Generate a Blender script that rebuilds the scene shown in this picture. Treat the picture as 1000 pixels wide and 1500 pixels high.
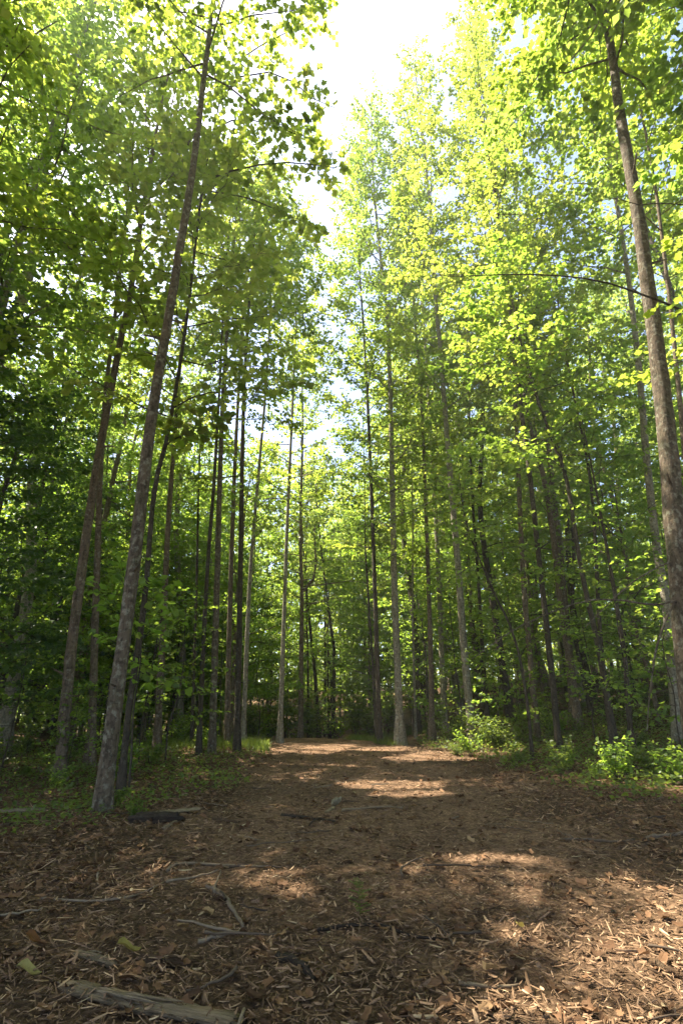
import bpy, math
import numpy as np
from mathutils import Vector, Matrix

R = math.radians
for o in list(bpy.data.objects):
    bpy.data.objects.remove(o)
scn = bpy.context.scene
COL = scn.collection

# ------------------------------------------------------------------ camera, sky, sun, exposure
F = 784.0                    # focal length in photo pixels (photo 1000 x 1500)
PITCH = R(21.0)
SUN_AZ, SUN_EL = R(-66.0), R(62.0)      # azimuth clockwise from +Y
CAM_Z = 1.22

cam_d = bpy.data.cameras.new('camera')
cam = bpy.data.objects.new('camera', cam_d)
COL.objects.link(cam)
cam.location = (0, 0, CAM_Z)
cam.rotation_euler = (math.pi / 2 + PITCH, 0, 0)
cam_d.sensor_fit = 'VERTICAL'
cam_d.sensor_height = 36.0
cam_d.lens = F / 1500.0 * 36.0
cam_d.clip_start = 0.05
cam_d.clip_end = 2000
scn.camera = cam

world = bpy.data.worlds.new('World')
scn.world = world
world.use_nodes = True
wn = world.node_tree
wn.nodes.clear()
sky = wn.nodes.new('ShaderNodeTexSky')
sky.sky_type = 'NISHITA'
sky.sun_disc = False
sky.sun_elevation = SUN_EL
sky.sun_rotation = SUN_AZ
sky.air_density = 0.65
sky.dust_density = 1.6
sky.ozone_density = 1.0
bg = wn.nodes.new('ShaderNodeBackground')
bg.inputs['Strength'].default_value = 0.14
wo = wn.nodes.new('ShaderNodeOutputWorld')
wn.links.new(sky.outputs[0], bg.inputs[0])
wn.links.new(bg.outputs[0], wo.inputs[0])

SUN = np.array([math.sin(SUN_AZ) * math.cos(SUN_EL), math.cos(SUN_AZ) * math.cos(SUN_EL), math.sin(SUN_EL)])
sun_d = bpy.data.lights.new('sun', 'SUN')
sun_d.energy = 5.0
sun_d.angle = R(0.53)
sun_d.color = (1.0, 0.90, 0.76)
sun = bpy.data.objects.new('sun', sun_d)
COL.objects.link(sun)
sun.location = tuple(SUN * 60)
sun.rotation_euler = Vector(tuple(-SUN)).to_track_quat('-Z', 'Y').to_euler()

scn.view_settings.view_transform = 'Standard'
scn.view_settings.look = 'None'
scn.view_settings.gamma = 1.0
scn.view_settings.use_curve_mapping = False
scn.view_settings.exposure = 2.1
scn.render.engine = 'CYCLES'
scn.cycles.max_bounces = 8
scn.cycles.diffuse_bounces = 5
scn.cycles.transmission_bounces = 5
scn.cycles.glossy_bounces = 2
scn.cycles.sample_clamp_indirect = 6.0
scn.cycles.use_denoising = True

# ------------------------------------------------------------------ terrain
def sstep(a, b, x):
    t = np.clip((np.asarray(x, float) - a) / (b - a), 0, 1)
    return t * t * (3 - 2 * t)

_wr = np.random.default_rng(3)
_WV = [(_wr.uniform(-1, 1) * k, _wr.uniform(-1, 1) * k, _wr.uniform(0, 6.28), 0.55 / k) for k in (0.5, 0.8, 1.3, 2.1, 3.4, 5.5, 9.0) for _ in range(3)]

def bumps(x, y):
    s = 0
    for a, b, p, w in _WV:
        s = s + np.sin(a * x + b * y + p) * w
    return s * 0.028

def path_c(y):
    return np.interp(y, [-10, 2, 8, 14, 19, 24, 30, 40, 60], [0.3, 0.3, 0.45, 0.35, -0.6, -2.2, -6, -16, -40])

def gz(x, y):
    x = np.asarray(x, float); y = np.asarray(y, float)
    z = 0.025 * np.minimum(y, 17)
    z = z + 0.06 * sstep(15, 21, y) - 0.055 * np.clip(y - 21, 0, 25)
    pc = path_c(y)
    r = np.maximum(x - pc - 2.6, 0)
    z = z + (0.10 * np.minimum(r, 30) + 0.004 * np.minimum(r, 20) ** 2) * sstep(3, 13, y)
    l = np.maximum(pc - 2.6 - x, 0)
    z = z - 0.012 * np.minimum(l, 6)
    z = z + 0.8 * sstep(4.5, 10, l) * sstep(13, 20, y) + 0.05 * np.maximum(l - 6, 0).clip(0, 40) * sstep(10, 20, y)
    return z + bumps(x, y) * np.where(np.abs(x - pc) < 2, 0.75, 1.3)

CT, ST = math.cos(PITCH), math.sin(PITCH)

def ray(u, v):
    a, b = (u - 500) / F, (750 - v) / F
    return np.array([a, CT - b * ST, ST + b * CT])

def at_y(u, v, y):
    d = ray(u, v)
    t = y / d[1]
    return np.array([d[0] * t, y, CAM_Z + d[2] * t])

def hit(u, v):
    d = ray(u, v)
    t = 1.5
    while t < 90:
        p = d * t
        if CAM_Z + p[2] <= gz(p[0], p[1]):
            break
        t += 0.02
    p = d * t
    return np.array([p[0], p[1], float(gz(p[0], p[1]))])

def depth(p):
    return p[1] * CT + (p[2] - CAM_Z) * ST

# openings in the canopy: the clearing above the track, and the gaps the sun comes through
GY = [-5, 0, 4, 8.0, 9.8, 12.3, 14.8, 17.5, 45]
GL = [0.6, 0.6, 0.3, 0.0, -0.3, -0.25, -0.3, -0.3, -2.0]
GR = [0.6, 0.7, 1.8, 3.6, 3.4, 1.5, 0.30, -0.3, -2.0]

SUNSPOTS = []
for (u, v, du, dv) in [(880, 1470, 190, 26), (980, 1478, 120, 30), (760, 1490, 120, 14), (940, 1398, 95, 18), (725, 1256, 80, 5),
                       (575, 1150, 75, 6), (600, 1163, 60, 4), (430, 1306, 20, 2), (655, 1110, 60, 5), (735, 1097, 40, 8), (440, 1098, 50, 4), (600, 1112, 40, 3),
                       (470, 1082, 50, 3), (560, 1098, 40, 2), (760, 1368, 28, 4)]:
    c = hit(u, v)
    px = hit(u + du, v)
    n_ = hit(u, v - dv); f_ = hit(u, v + dv)
    SUNSPOTS.append((c[0], c[1], abs(px[0] - c[0]) + 0.07, max(abs(n_[1] - f_[1]) / 2 + 0.08, 0.15)))
SUNSPOTS.append((2.05, 2.1, 1.6, 0.85))
# gaps in the left crowns that light the woods on the right
GAPS = [(5, 14, 1.3, 1.1), (7.5, 17, 1.7, 1.3), (4.4, 18.5, 1.0, 1.1), (9.5, 13.5, 1.5, 1.1), (6.2, 22.5, 1.8, 1.6), (3.4, 23.5, 1.1, 1.3), (11, 20, 1.8, 1.6), (13, 15.5, 1.6, 1.2), (7.2, 11.2, 1.0, .7), (9, 26, 2, 2)]

def in_shaft(P, m=0.0):
    """points that lie in one of the shafts of sun reaching the ground"""
    x, y, z = P[:, 0], P[:, 1], P[:, 2]
    t = z / SUN[2]
    hx = x - SUN[0] * t; hy = y - SUN[1] * t
    g = gz(hx, hy)
    t = (z - g) / SUN[2]
    hx = x - SUN[0] * t; hy = y - SUN[1] * t
    k = np.zeros(len(P), bool)
    for (cx, cy, rx, ry) in GAPS:
        k |= (((hx - cx) / (rx + m)) ** 2 + ((hy - cy) / (ry + m)) ** 2 < 1.0) & (x < -3.5) & (z > 5)
    for (cx, cy, rx, ry) in SUNSPOTS:
        k |= (((hx - cx) / (rx + m)) ** 2 + ((hy - cy) / (ry + m)) ** 2 < 1.0) & (z > g + 0.9)
    return k

def keep(P, rng):
    """which leaves stay: none over the clearing, none in the sun holes, none in the track itself"""
    x, y, z = P[:, 0], P[:, 1], P[:, 2]
    j = rng.normal(0, 0.12, len(P)) + 0.22 * np.sin(z * 1.9 + y) + 0.15 * np.sin(z * 4.1 - y * 2)
    k = ~((z > 6.5) & ~((y < 8.6) & (z > 18.5)) & (x > np.interp(y, GY, GL) + j) & (x < np.interp(y, GY, GR) + j))
    k &= ~((z < 6.5) & (np.abs(x - path_c(y)) < 2.3 - 0.22 * np.maximum(z - 2, 0)) & (y < 26))
    k &= (x * x + y * y + (z - CAM_Z) ** 2) > 4.6 ** 2
    k &= ~in_shaft(P)
    return k

# ------------------------------------------------------------------ mesh helpers
def mesh_from(name, verts, faces, mats, tint=None, smooth=False):
    """faces: list of (int array (m,k), material index)"""
    me = bpy.data.meshes.new(name)
    verts = np.asarray(verts, np.float32)
    me.vertices.add(len(verts))
    me.vertices.foreach_set('co', verts.ravel())
    tot = sum(f.size for f, _ in faces); npoly = sum(len(f) for f, _ in faces)
    li = np.concatenate([f.ravel() for f, _ in faces]).astype(np.int32)
    sizes = np.concatenate([np.full(len(f), f.shape[1], np.int32) for f, _ in faces])
    st = np.concatenate([[0], np.cumsum(sizes)[:-1]]).astype(np.int32)
    mi = np.concatenate([np.full(len(f), m, np.int32) for f, m in faces])
    me.loops.add(tot)
    me.loops.foreach_set('vertex_index', li)
    me.polygons.add(npoly)
    me.polygons.foreach_set('loop_start', st)
    me.polygons.foreach_set('loop_total', sizes)
    me.polygons.foreach_set('material_index', mi)
    if smooth:
        me.polygons.foreach_set('use_smooth', np.ones(npoly, bool))
    for m in mats:
        me.materials.append(m)
    if tint is not None:
        a = me.attributes.new('tint', 'FLOAT', 'POINT')
        a.data.foreach_set('value', np.asarray(tint, np.float32))
    me.update(calc_edges=True)
    return me

def obj(name, me, parent=None, loc=None, kind=None):
    o = bpy.data.objects.new(name, me)
    COL.objects.link(o)
    if parent is not None:
        o.parent = parent
    if loc is not None:
        o.location = tuple(loc)
    if kind:
        o['kind'] = kind
    return o

def tag(o, label, cat, group=None, kind=None):
    o['label'] = label; o['category'] = cat
    if group: o['group'] = group
    if kind: o['kind'] = kind
    return o

def empty(name, loc, rz=0.0):
    o = bpy.data.objects.new(name, None)
    COL.objects.link(o)
    o.empty_display_size = 0.2
    o.location = tuple(loc); o.rotation_euler = (0, 0, rz)
    return o

def unit(a):
    return a / np.maximum(np.linalg.norm(a, axis=-1, keepdims=True), 1e-9)

def tube(pts, rad, sides=8, rng=None, rough=0.0, cap=True):
    pts = np.asarray(pts, float); rad = np.asarray(rad, float)
    n = len(pts)
    T = unit(np.gradient(pts, axis=0))
    m = unit(T.mean(0))
    ref = np.array([1.0, 0, 0]) if abs(m[2]) > 0.75 else np.array([0, 0, 1.0])
    U = unit(np.cross(np.broadcast_to(ref, T.shape), T)); V = np.cross(T, U)
    a = np.linspace(0, 2 * math.pi, sides, endpoint=False)
    rr = rad[:, None] * np.ones((1, sides))
    if rng is not None and rough > 0:
        lob = sum(rng.uniform(-1, 1) * np.cos(k * a + rng.uniform(0, 6.28)) / k for k in (2, 3, 4))
        rr = rr * (1 + rough * lob[None, :] * 0.7 + rough * rng.normal(0, 0.35, rr.shape))
    v = pts[:, None, :] + rr[..., None] * (np.cos(a)[None, :, None] * U[:, None, :] + np.sin(a)[None, :, None] * V[:, None, :])
    v = v.reshape(-1, 3)
    i = np.arange(n - 1)[:, None] * sides; j = np.arange(sides)[None, :]; j2 = (j + 1) % sides
    q = np.stack([i + j, i + j2, i + sides + j2, i + sides + j], -1).reshape(-1, 4)
    return v, q

class Acc:
    """collects shapes of one object"""
    def __init__(s): s.v = []; s.f = []; s.t = []; s.n = 0
    def add(s, v, faces, mi=0, tint=0.5):
        s.v.append(v)
        for f in faces if isinstance(faces, list) else [faces]:
            s.f.append((f + s.n, mi))
        s.t.append(np.broadcast_to(np.asarray(tint, float), (len(v),)).copy() if np.ndim(tint) == 0 else tint)
        s.n += len(v)
    def mesh(s, name, mats, smooth=False):
        return mesh_from(name, np.concatenate(s.v), s.f, mats, np.concatenate(s.t), smooth)

# leaf blades: x along the midrib, y across, z normal
def _half(h):
    k = len(h)
    v = [(x, y, 0.28 * abs(y) - 0.18 * x * x) for x, y in h]
    v += [(x, -y, 0.28 * abs(y) - 0.18 * x * x) for x, y in h[1:-1]]
    up = list(range(k))
    dn = [0] + list(range(k, 2 * k - 2)) + [k - 1]
    return np.array(v), [np.array([up]), np.array([dn[::-1]])]
LEAF = {
    'hi': _half([(0, 0), (0.04, 0.22), (0.10, 0.47), (0.36, 0.31), (0.60, 0.43), (0.93, 0.26), (0.84, 0)]),
    'mid': _half([(0, 0), (0.16, 0.45), (0.66, 0.40), (1, 0)]),
    'lo': _half([(0, 0), (0.45, 0.46), (1, 0)]),
    'blade': (np.array([(0, -.02, 0), (0, .02, 0), (.5, .016, .12), (.5, -.016, .12), (1, 0, .05)]), [np.array([[0, 1, 2, 3]]), np.array([[3, 2, 4]])]),
    'thin': _half([(0, 0), (0.35, 0.20), (0.7, 0.15), (1, 0)]),
}

def leaf_frames(pos, d, nrm):
    d = unit(d); y = unit(np.cross(nrm, d)); n = np.cross(d, y)
    return d, y, n

def add_leaves(acc, pos, d, nrm, size, tint, lod, mi=0):
    tv, tf = LEAF[lod]
    X, Y, N = leaf_frames(pos, d, nrm)
    v = pos[:, None, :] + size[:, None, None] * (tv[None, :, 0, None] * X[:, None] + tv[None, :, 1, None] * Y[:, None] + tv[None, :, 2, None] * N[:, None])
    n, k = len(pos), len(tv)
    base = (np.arange(n) * k)[:, None]
    acc.add(v.reshape(-1, 3), [(base + f).reshape(n, -1) for f in tf], mi, np.repeat(tint, k))

# ------------------------------------------------------------------ materials
def newmat(name):
    m = bpy.data.materials.new(name); m.use_nodes = True
    nt = m.node_tree; nt.nodes.clear()
    return m, nt, nt.nodes.new('ShaderNodeOutputMaterial')

def ramp(nt, src, stops):
    r = nt.nodes.new('ShaderNodeValToRGB')
    e = r.color_ramp.elements
    while len(e) < len(stops): e.new(0.5)
    for k, (p, c) in enumerate(stops):
        e[k].position = p; e[k].color = (*c, 1)
    nt.links.new(src, r.inputs[0])
    return r.outputs[0]

def noise(nt, vec, scale, detail=4, rough=0.55):
    n = nt.nodes.new('ShaderNodeTexNoise')
    n.inputs['Scale'].default_value = scale; n.inputs['Detail'].default_value = detail; n.inputs['Roughness'].default_value = rough
    if vec is not None: nt.links.new(vec, n.inputs['Vector'])
    return n.outputs['Fac']

def mixc(nt, fac, a, b, mode='MIX'):
    n = nt.nodes.new('ShaderNodeMix'); n.data_type = 'RGBA'; n.blend_type = mode
    for s, v in ((0, fac), (6, a), (7, b)):
        if hasattr(v, 'links') or isinstance(v, bpy.types.NodeSocket): nt.links.new(v, n.inputs[s])
        elif s == 0: n.inputs[0].default_value = v
        else: n.inputs[s].default_value = (*v, 1)
    return n.outputs[2]

def vec(nt, scale=(1, 1, 1), src='Object'):
    if src == 'World':
        t = nt.nodes.new('ShaderNodeNewGeometry').outputs['Position']
    else:
        t = nt.nodes.new('ShaderNodeTexCoord').outputs[src]
    m = nt.nodes.new('ShaderNodeMapping'); m.inputs['Scale'].default_value = scale
    nt.links.new(t, m.inputs[0])
    return m.outputs[0]

def attr(nt, name='tint'):
    a = nt.nodes.new('ShaderNodeAttribute'); a.attribute_name = name
    return a.outputs['Fac']

def leaf_mat(name, stops, tstops, trans=0.48, rough=0.45, spec=0.35):
    m, nt, out = newmat(name)
    a0 = attr(nt)
    ad = nt.nodes.new('ShaderNodeMath'); ad.operation = 'MULTIPLY_ADD'; ad.inputs[1].default_value = 0.5
    nt.links.new(noise(nt, vec(nt), 22, 2), ad.inputs[0])
    sb = nt.nodes.new('ShaderNodeMath'); sb.operation = 'SUBTRACT'; nt.links.new(a0, sb.inputs[0]); sb.inputs[1].default_value = 0.25
    nt.links.new(sb.outputs[0], ad.inputs[2]); a = ad.outputs[0]
    c = ramp(nt, a, stops); t = ramp(nt, a, tstops)
    p = nt.nodes.new('ShaderNodeBsdfPrincipled')
    p.inputs['Roughness'].default_value = rough; p.inputs['Specular IOR Level'].default_value = spec
    nt.links.new(c, p.inputs['Base Color'])
    tr = nt.nodes.new('ShaderNodeBsdfTranslucent'); nt.links.new(t, tr.inputs['Color'])
    mx = nt.nodes.new('ShaderNodeMixShader'); mx.inputs[0].default_value = trans
    nt.links.new(p.outputs[0], mx.inputs[1]); nt.links.new(tr.outputs[0], mx.inputs[2])
    nt.links.new(mx.outputs[0], out.inputs[0])
    return m

M_LEAF = leaf_mat('tulip_leaf', [(0, (0.0728, 0.123, 0.021)), (0.6, (0.097, 0.147, 0.0294)), (1, (0.136, 0.172, 0.042))],
                  [(0, (0.408, 0.562, 0.0525)), (0.6, (0.524, 0.634, 0.0735)), (1, (0.679, 0.697, 0.126))], 0.53)
M_LEAF3 = leaf_mat('maple_leaf', [(0, (0.0582, 0.104, 0.0252)), (0.6, (0.0825, 0.13, 0.0336)), (1, (0.117, 0.15, 0.0473))],
                   [(0, (0.32, 0.489, 0.063)), (0.6, (0.437, 0.573, 0.084)), (1, (0.562, 0.624, 0.126))], 0.53)
M_LEAF2 = leaf_mat('understory_leaf', [(0, (0.0587, 0.114, 0.0254)), (0.7, (0.0876, 0.146, 0.0323)), (1, (0.129, 0.168, 0.0405))],
                   [(0, (0.331, 0.536, 0.0578)), (0.7, (0.47, 0.629, 0.0693)), (1, (0.64, 0.72, 0.104))], 0.54)
M_HERB = leaf_mat('herb_leaf', [(0, (0.0485, 0.0885, 0.0168)), (1, (0.097, 0.135, 0.0315))],
                  [(0, (0.252, 0.395, 0.042)), (1, (0.446, 0.52, 0.0735))], 0.4)
M_NEEDLE = leaf_mat('hemlock_leaf', [(0, (0.0271, 0.0603, 0.0189)), (1, (0.0505, 0.0915, 0.0231))],
                    [(0, (0.136, 0.271, 0.0315)), (1, (0.252, 0.375, 0.042))], 0.38)

def bark_mat(name, dark, mid, pale, moss=0.25, lichen=0.5):
    m, nt, out = newmat(name)
    v1 = vec(nt, (9, 9, 1.6)); v2 = vec(nt, (1, 1, 1)); v3 = vec(nt, (4.5, 4.5, 3.6))
    n1 = noise(nt, v1, 2.2, 6, 0.62)
    c = ramp(nt, n1, [(0.28, dark), (0.5, mid), (0.72, tuple(x * 1.25 for x in mid))])
    l = noise(nt, v3, 3.2, 5, 0.6)
    lf = ramp(nt, l, [(0.60 - lichen * 0.14, (0, 0, 0)), (0.70 - lichen * 0.12, (0.75, 0.75, 0.75))])
    c = mixc(nt, lf, c, pale)
    s = ramp(nt, noise(nt, v3, 1.1, 4), [(0.5, (0, 0, 0)), (0.72, (moss, moss, moss))])
    c = mixc(nt, s, c, (0.07, 0.085, 0.03))
    sp = ramp(nt, noise(nt, v2, 17, 3), [(0.36, (0.35, 0.35, 0.35)), (0.5, (1, 1, 1))])
    c = mixc(nt, 0.7, c, sp, 'MULTIPLY')
    p = nt.nodes.new('ShaderNodeBsdfPrincipled'); p.inputs['Roughness'].default_value = 0.9; p.inputs['Specular IOR Level'].default_value = 0.2
    nt.links.new(c, p.inputs['Base Color'])
    b = nt.nodes.new('ShaderNodeBump'); b.inputs['Strength'].default_value = 1.0; b.inputs['Distance'].default_value = 0.06
    nt.links.new(noise(nt, v1, 4.0, 6, 0.7), b.inputs['Height'])
    nt.links.new(b.outputs[0], p.inputs['Normal'])
    nt.links.new(p.outputs[0], out.inputs[0])
    return m

M_BARK_MOTTLED = bark_mat('mottled_bark', (0.0655, 0.0506, 0.0323), (0.163, 0.125, 0.0842), (0.353, 0.335, 0.246), 0.4, 0.6)
M_BARK_DARK = bark_mat('dark_bark', (0.0367, 0.0301, 0.0221), (0.0916, 0.0724, 0.0492), (0.222, 0.212, 0.162), 0.3, 0.2)
M_BARK_PALE = bark_mat('pale_bark', (0.143, 0.123, 0.0842), (0.301, 0.266, 0.194), (0.461, 0.449, 0.363), 0.3, 0.6)
M_BARK_BROWN = bark_mat('brown_bark', (0.0785, 0.0574, 0.0363), (0.197, 0.148, 0.0971), (0.353, 0.328, 0.246), 0.25, 0.35)
BARK = {'mottled': M_BARK_MOTTLED, 'dark': M_BARK_DARK, 'pale': M_BARK_PALE, 'brown': M_BARK_BROWN}

def ground_mat():
    m, nt, out = newmat('forest_floor')
    w1 = vec(nt, (1, 1, 1), 'World')
    a = attr(nt, 'tint')           # 1 on the trodden track, 0 in the woods
    n1 = noise(nt, w1, 28, 8, 0.68); n2 = noise(nt, w1, 1.7, 5, 0.6)
    wood = ramp(nt, n1, [(0.30, (0.0518, 0.0336, 0.0183)), (0.5, (0.163, 0.101, 0.0548)), (0.66, (0.323, 0.21, 0.12))])
    track = ramp(nt, n1, [(0.30, (0.0884, 0.0538, 0.0298)), (0.5, (0.265, 0.163, 0.0936)), (0.66, (0.5, 0.321, 0.194))])
    c = mixc(nt, a, wood, track)
    d = ramp(nt, n2, [(0.35, (0.6, 0.6, 0.6)), (0.62, (1, 1, 1))])
    c = mixc(nt, 1.0, c, d, 'MULTIPLY')
    n3 = noise(nt, w1, 9, 6, 0.75)
    c = mixc(nt, 0.85, c, ramp(nt, n3, [(0.38, (0.38, 0.36, 0.33)), (0.52, (0.95, 0.95, 0.95)), (0.68, (1.0, 1.0, 1.0))]), 'MULTIPLY')
    p = nt.nodes.new('ShaderNodeBsdfPrincipled'); p.inputs['Roughness'].default_value = 0.95; p.inputs['Specular IOR Level'].default_value = 0.14
    nt.links.new(c, p.inputs['Base Color'])
    b = nt.nodes.new('ShaderNodeBump'); b.inputs['Strength'].default_value = 1.0; b.inputs['Distance'].default_value = 0.05
    nt.links.new(n1, b.inputs['Height']); nt.links.new(b.outputs[0], p.inputs['Normal'])
    nt.links.new(p.outputs[0], out.inputs[0])
    return m
M_GROUND = ground_mat()

def litter_mat(name, stops, grain=(60, 6, 6), rough=0.85, trans=0.0, objrand=False, crack=False):
    m, nt, out = newmat(name)
    if objrand:
        a = nt.nodes.new('ShaderNodeObjectInfo').outputs['Random']
    else:
        a = attr(nt)
    c = ramp(nt, a, stops)
    g = ramp(nt, noise(nt, vec(nt, grain), 3, 4), [(0.3, (0.5, 0.48, 0.46)), (0.65, (1, 1, 1))])
    c = mixc(nt, 0.8, c, g, 'MULTIPLY')
    p = nt.nodes.new('ShaderNodeBsdfPrincipled'); p.inputs['Roughness'].default_value = rough; p.inputs['Specular IOR Level'].default_value = 0.2
    if crack:
        cn = noise(nt, vec(nt, (2.2, 60, 60)), 1.6, 7, 0.7)
        c = mixc(nt, ramp(nt, cn, [(0.34, (0.9, 0.9, 0.9)), (0.44, (0, 0, 0))]), c, (0.04, 0.028, 0.018))
        st = noise(nt, vec(nt, (5, 5, 5)), 2.0, 5, 0.6)
        c = mixc(nt, ramp(nt, st, [(0.52, (0, 0, 0)), (0.7, (0.5, 0.5, 0.5))]), c, (0.10, 0.082, 0.05))
        b = nt.nodes.new('ShaderNodeBump'); b.inputs['Strength'].default_value = 1.0; b.inputs['Distance'].default_value = 0.02
        nt.links.new(cn, b.inputs['Height']); nt.links.new(b.outputs[0], p.inputs['Normal'])
    nt.links.new(c, p.inputs['Base Color'])
    if trans > 0:
        tr = nt.nodes.new('ShaderNodeBsdfTranslucent'); nt.links.new(c, tr.inputs['Color'])
        mx = nt.nodes.new('ShaderNodeMixShader'); mx.inputs[0].default_value = trans
        nt.links.new(p.outputs[0], mx.inputs[1]); nt.links.new(tr.outputs[0], mx.inputs[2]); nt.links.new(mx.outputs[0], out.inputs[0])
    else:
        nt.links.new(p.outputs[0], out.inputs[0])
    return m
CHIPS = [(0, (0.0735, 0.0457, 0.0251)), (0.3, (0.192, 0.12, 0.0641)), (0.6, (0.384, 0.244, 0.144)), (0.88, (0.588, 0.407, 0.234)), (1, (0.639, 0.549, 0.33))]
M_CHIP = litter_mat('wood_chip', CHIPS)
M_CHIP_OBJ = litter_mat('loose_wood_chip', [(0, (0.158, 0.0958, 0.0562)), (0.5, (0.287, 0.184, 0.107)), (1, (0.46, 0.359, 0.205))], objrand=True)
M_DEAD = litter_mat('dead_leaf', [(0, (0.0735, 0.0407, 0.0207)), (0.5, (0.177, 0.0972, 0.0481)), (0.9, (0.294, 0.168, 0.0862)), (1, (0.441, 0.298, 0.148))], (8, 8, 8), 0.8, 0.15)
M_DEAD_OBJ = litter_mat('fallen_leaf', [(0, (0.132, 0.0741, 0.0368)), (0.6, (0.265, 0.147, 0.0744)), (1, (0.441, 0.298, 0.148))], (8, 8, 8), 0.8, 0.15, True)
M_YELLOW = litter_mat('yellow_leaf', [(0, (0.30, 0.25, 0.06)), (1, (0.38, 0.33, 0.12))], (8, 8, 8), 0.6, 0.2, True)
M_ORANGE = litter_mat('rust_leaf', [(0, (0.17, 0.075, 0.022)), (1, (0.2, 0.09, 0.025))], (8, 8, 8), 0.6, 0.15, True)
M_OLDWOOD = litter_mat('weathered_wood', [(0, (0.29, 0.22, 0.13)), (1, (0.36, 0.285, 0.18))], (3, 45, 45), 0.85, 0, True, crack=True)
M_BROWNWOOD = litter_mat('rotten_wood', [(0, (0.10, 0.06, 0.03)), (1, (0.14, 0.085, 0.045))], (3, 45, 45), 0.8, 0, True, crack=True)
M_DARKWOOD = litter_mat('damp_wood', [(0, (0.05, 0.037, 0.026)), (1, (0.065, 0.048, 0.034))], (3, 40, 40), 0.85, 0, True, crack=True)
M_STICK = litter_mat('stick_bark', [(0, (0.045, 0.033, 0.023)), (0.5, (0.12, 0.088, 0.06)), (1, (0.28, 0.22, 0.15))], (4, 30, 30), 0.85, 0, True)
M_STICK2 = litter_mat('dry_stick', [(0, (0.17, 0.125, 0.075)), (1, (0.25, 0.19, 0.12))], (4, 30, 30), 0.85, 0, True)
M_STONE = litter_mat('pale_stone', [(0, (0.22, 0.19, 0.12)), (1, (0.24, 0.21, 0.14))], (14, 14, 14), 0.9, 0, True)

# ------------------------------------------------------------------ the ground
def axis(a, b, fine, lo, hi):
    pts = list(np.arange(a, b, fine))
    s = fine; x = b
    while x < hi:
        pts.append(x); s *= 1.16; x += s
    pts.append(hi)
    s = fine; x = a - fine
    while x > lo:
        pts.insert(0, x); s *= 1.16; x -= s
    pts.insert(0, lo)
    return np.array(pts)
gx = axis(-5, 6, 0.075, -420, 420); gy = axis(2.0, 12, 0.075, -300, 700)
GX, GY2 = np.meshgrid(gx, gy)
rg = np.random.default_rng(8)
GZ = gz(GX, GY2) + rg.normal(0, 0.006, GX.shape) * (np.hypot(GX, GY2) < 18)
nx, ny = len(gx), len(gy)
ii = (np.arange(ny - 1)[:, None] * nx + np.arange(nx - 1)[None, :]).ravel()
gq = np.stack([ii, ii + 1, ii + nx + 1, ii + nx], 1)
trk = sstep(2.5, 1.2, np.abs(GX - path_c(GY2)) + 0.35 * np.sin(GX * 2 + GY2 * 1.3) + 0.3 * np.sin(GY2 * 2.3 - GX)) * sstep(2.5, 5.5, GY2 + GX * 0.8)
me = mesh_from('ground', np.stack([GX, GY2, GZ], -1).reshape(-1, 3), [(gq, 0)], [M_GROUND], trk.ravel(), True)
obj('ground', me, kind='structure')

# ------------------------------------------------------------------ trees
def smooth_path(pts, n):
    pts = np.asarray(pts, float)
    s = np.concatenate([[0], np.cumsum(np.linalg.norm(np.diff(pts, axis=0), axis=1))])
    # Catmull-Rom through the points
    out = []
    q = np.vstack([2 * pts[0] - pts[1], pts, 2 * pts[-1] - pts[-2]])
    for u in np.linspace(0, s[-1], n):
        k = min(np.searchsorted(s, u, side='right') - 1, len(pts) - 2)
        t = (u - s[k]) / max(s[k + 1] - s[k], 1e-6)
        a, b, c, d = q[k], q[k + 1], q[k + 2], q[k + 3]
        out.append(0.5 * (2 * b + (c - a) * t + (2 * a - 5 * b + 4 * c - d) * t * t + (3 * b - a - 3 * c + d) * t ** 3))
    return np.array(out)

def trunk_mesh(path, r0, mat, rng, sides=10, flare=0.55, taper=0.86):
    n = len(path)
    h = np.linspace(0, 1, n)
    z = path[:, 2] - path[0, 2]
    rad = r0 * np.maximum(1 - taper * h, 0.05) ** 0.85 * (1 + flare * np.exp(-np.maximum(z, 0) / 0.22))
    v, q = tube(path, rad, sides, rng, 0.10)
    if sides >= 10:
        # buttressed foot
        zz = v[:, 2] - path[0, 2]
        ang = np.arctan2(v[:, 1] - path[0, 1], v[:, 0] - path[0, 0])
        f = np.exp(-np.maximum(zz - .05, 0) / .16) * (0.30 * np.cos(ang * 3 + rng.uniform(0, 6)) + 0.22 * np.cos(ang * 5 + rng.uniform(0, 6)))
        ax = np.repeat(path, sides, 0)
        v[:, :2] += (v[:, :2] - ax[:, :2]) * f[:, None]
    return mesh_from('trunk', v, [(q, 0)], [mat], np.full(len(v), 0.5), True), rad

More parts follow.
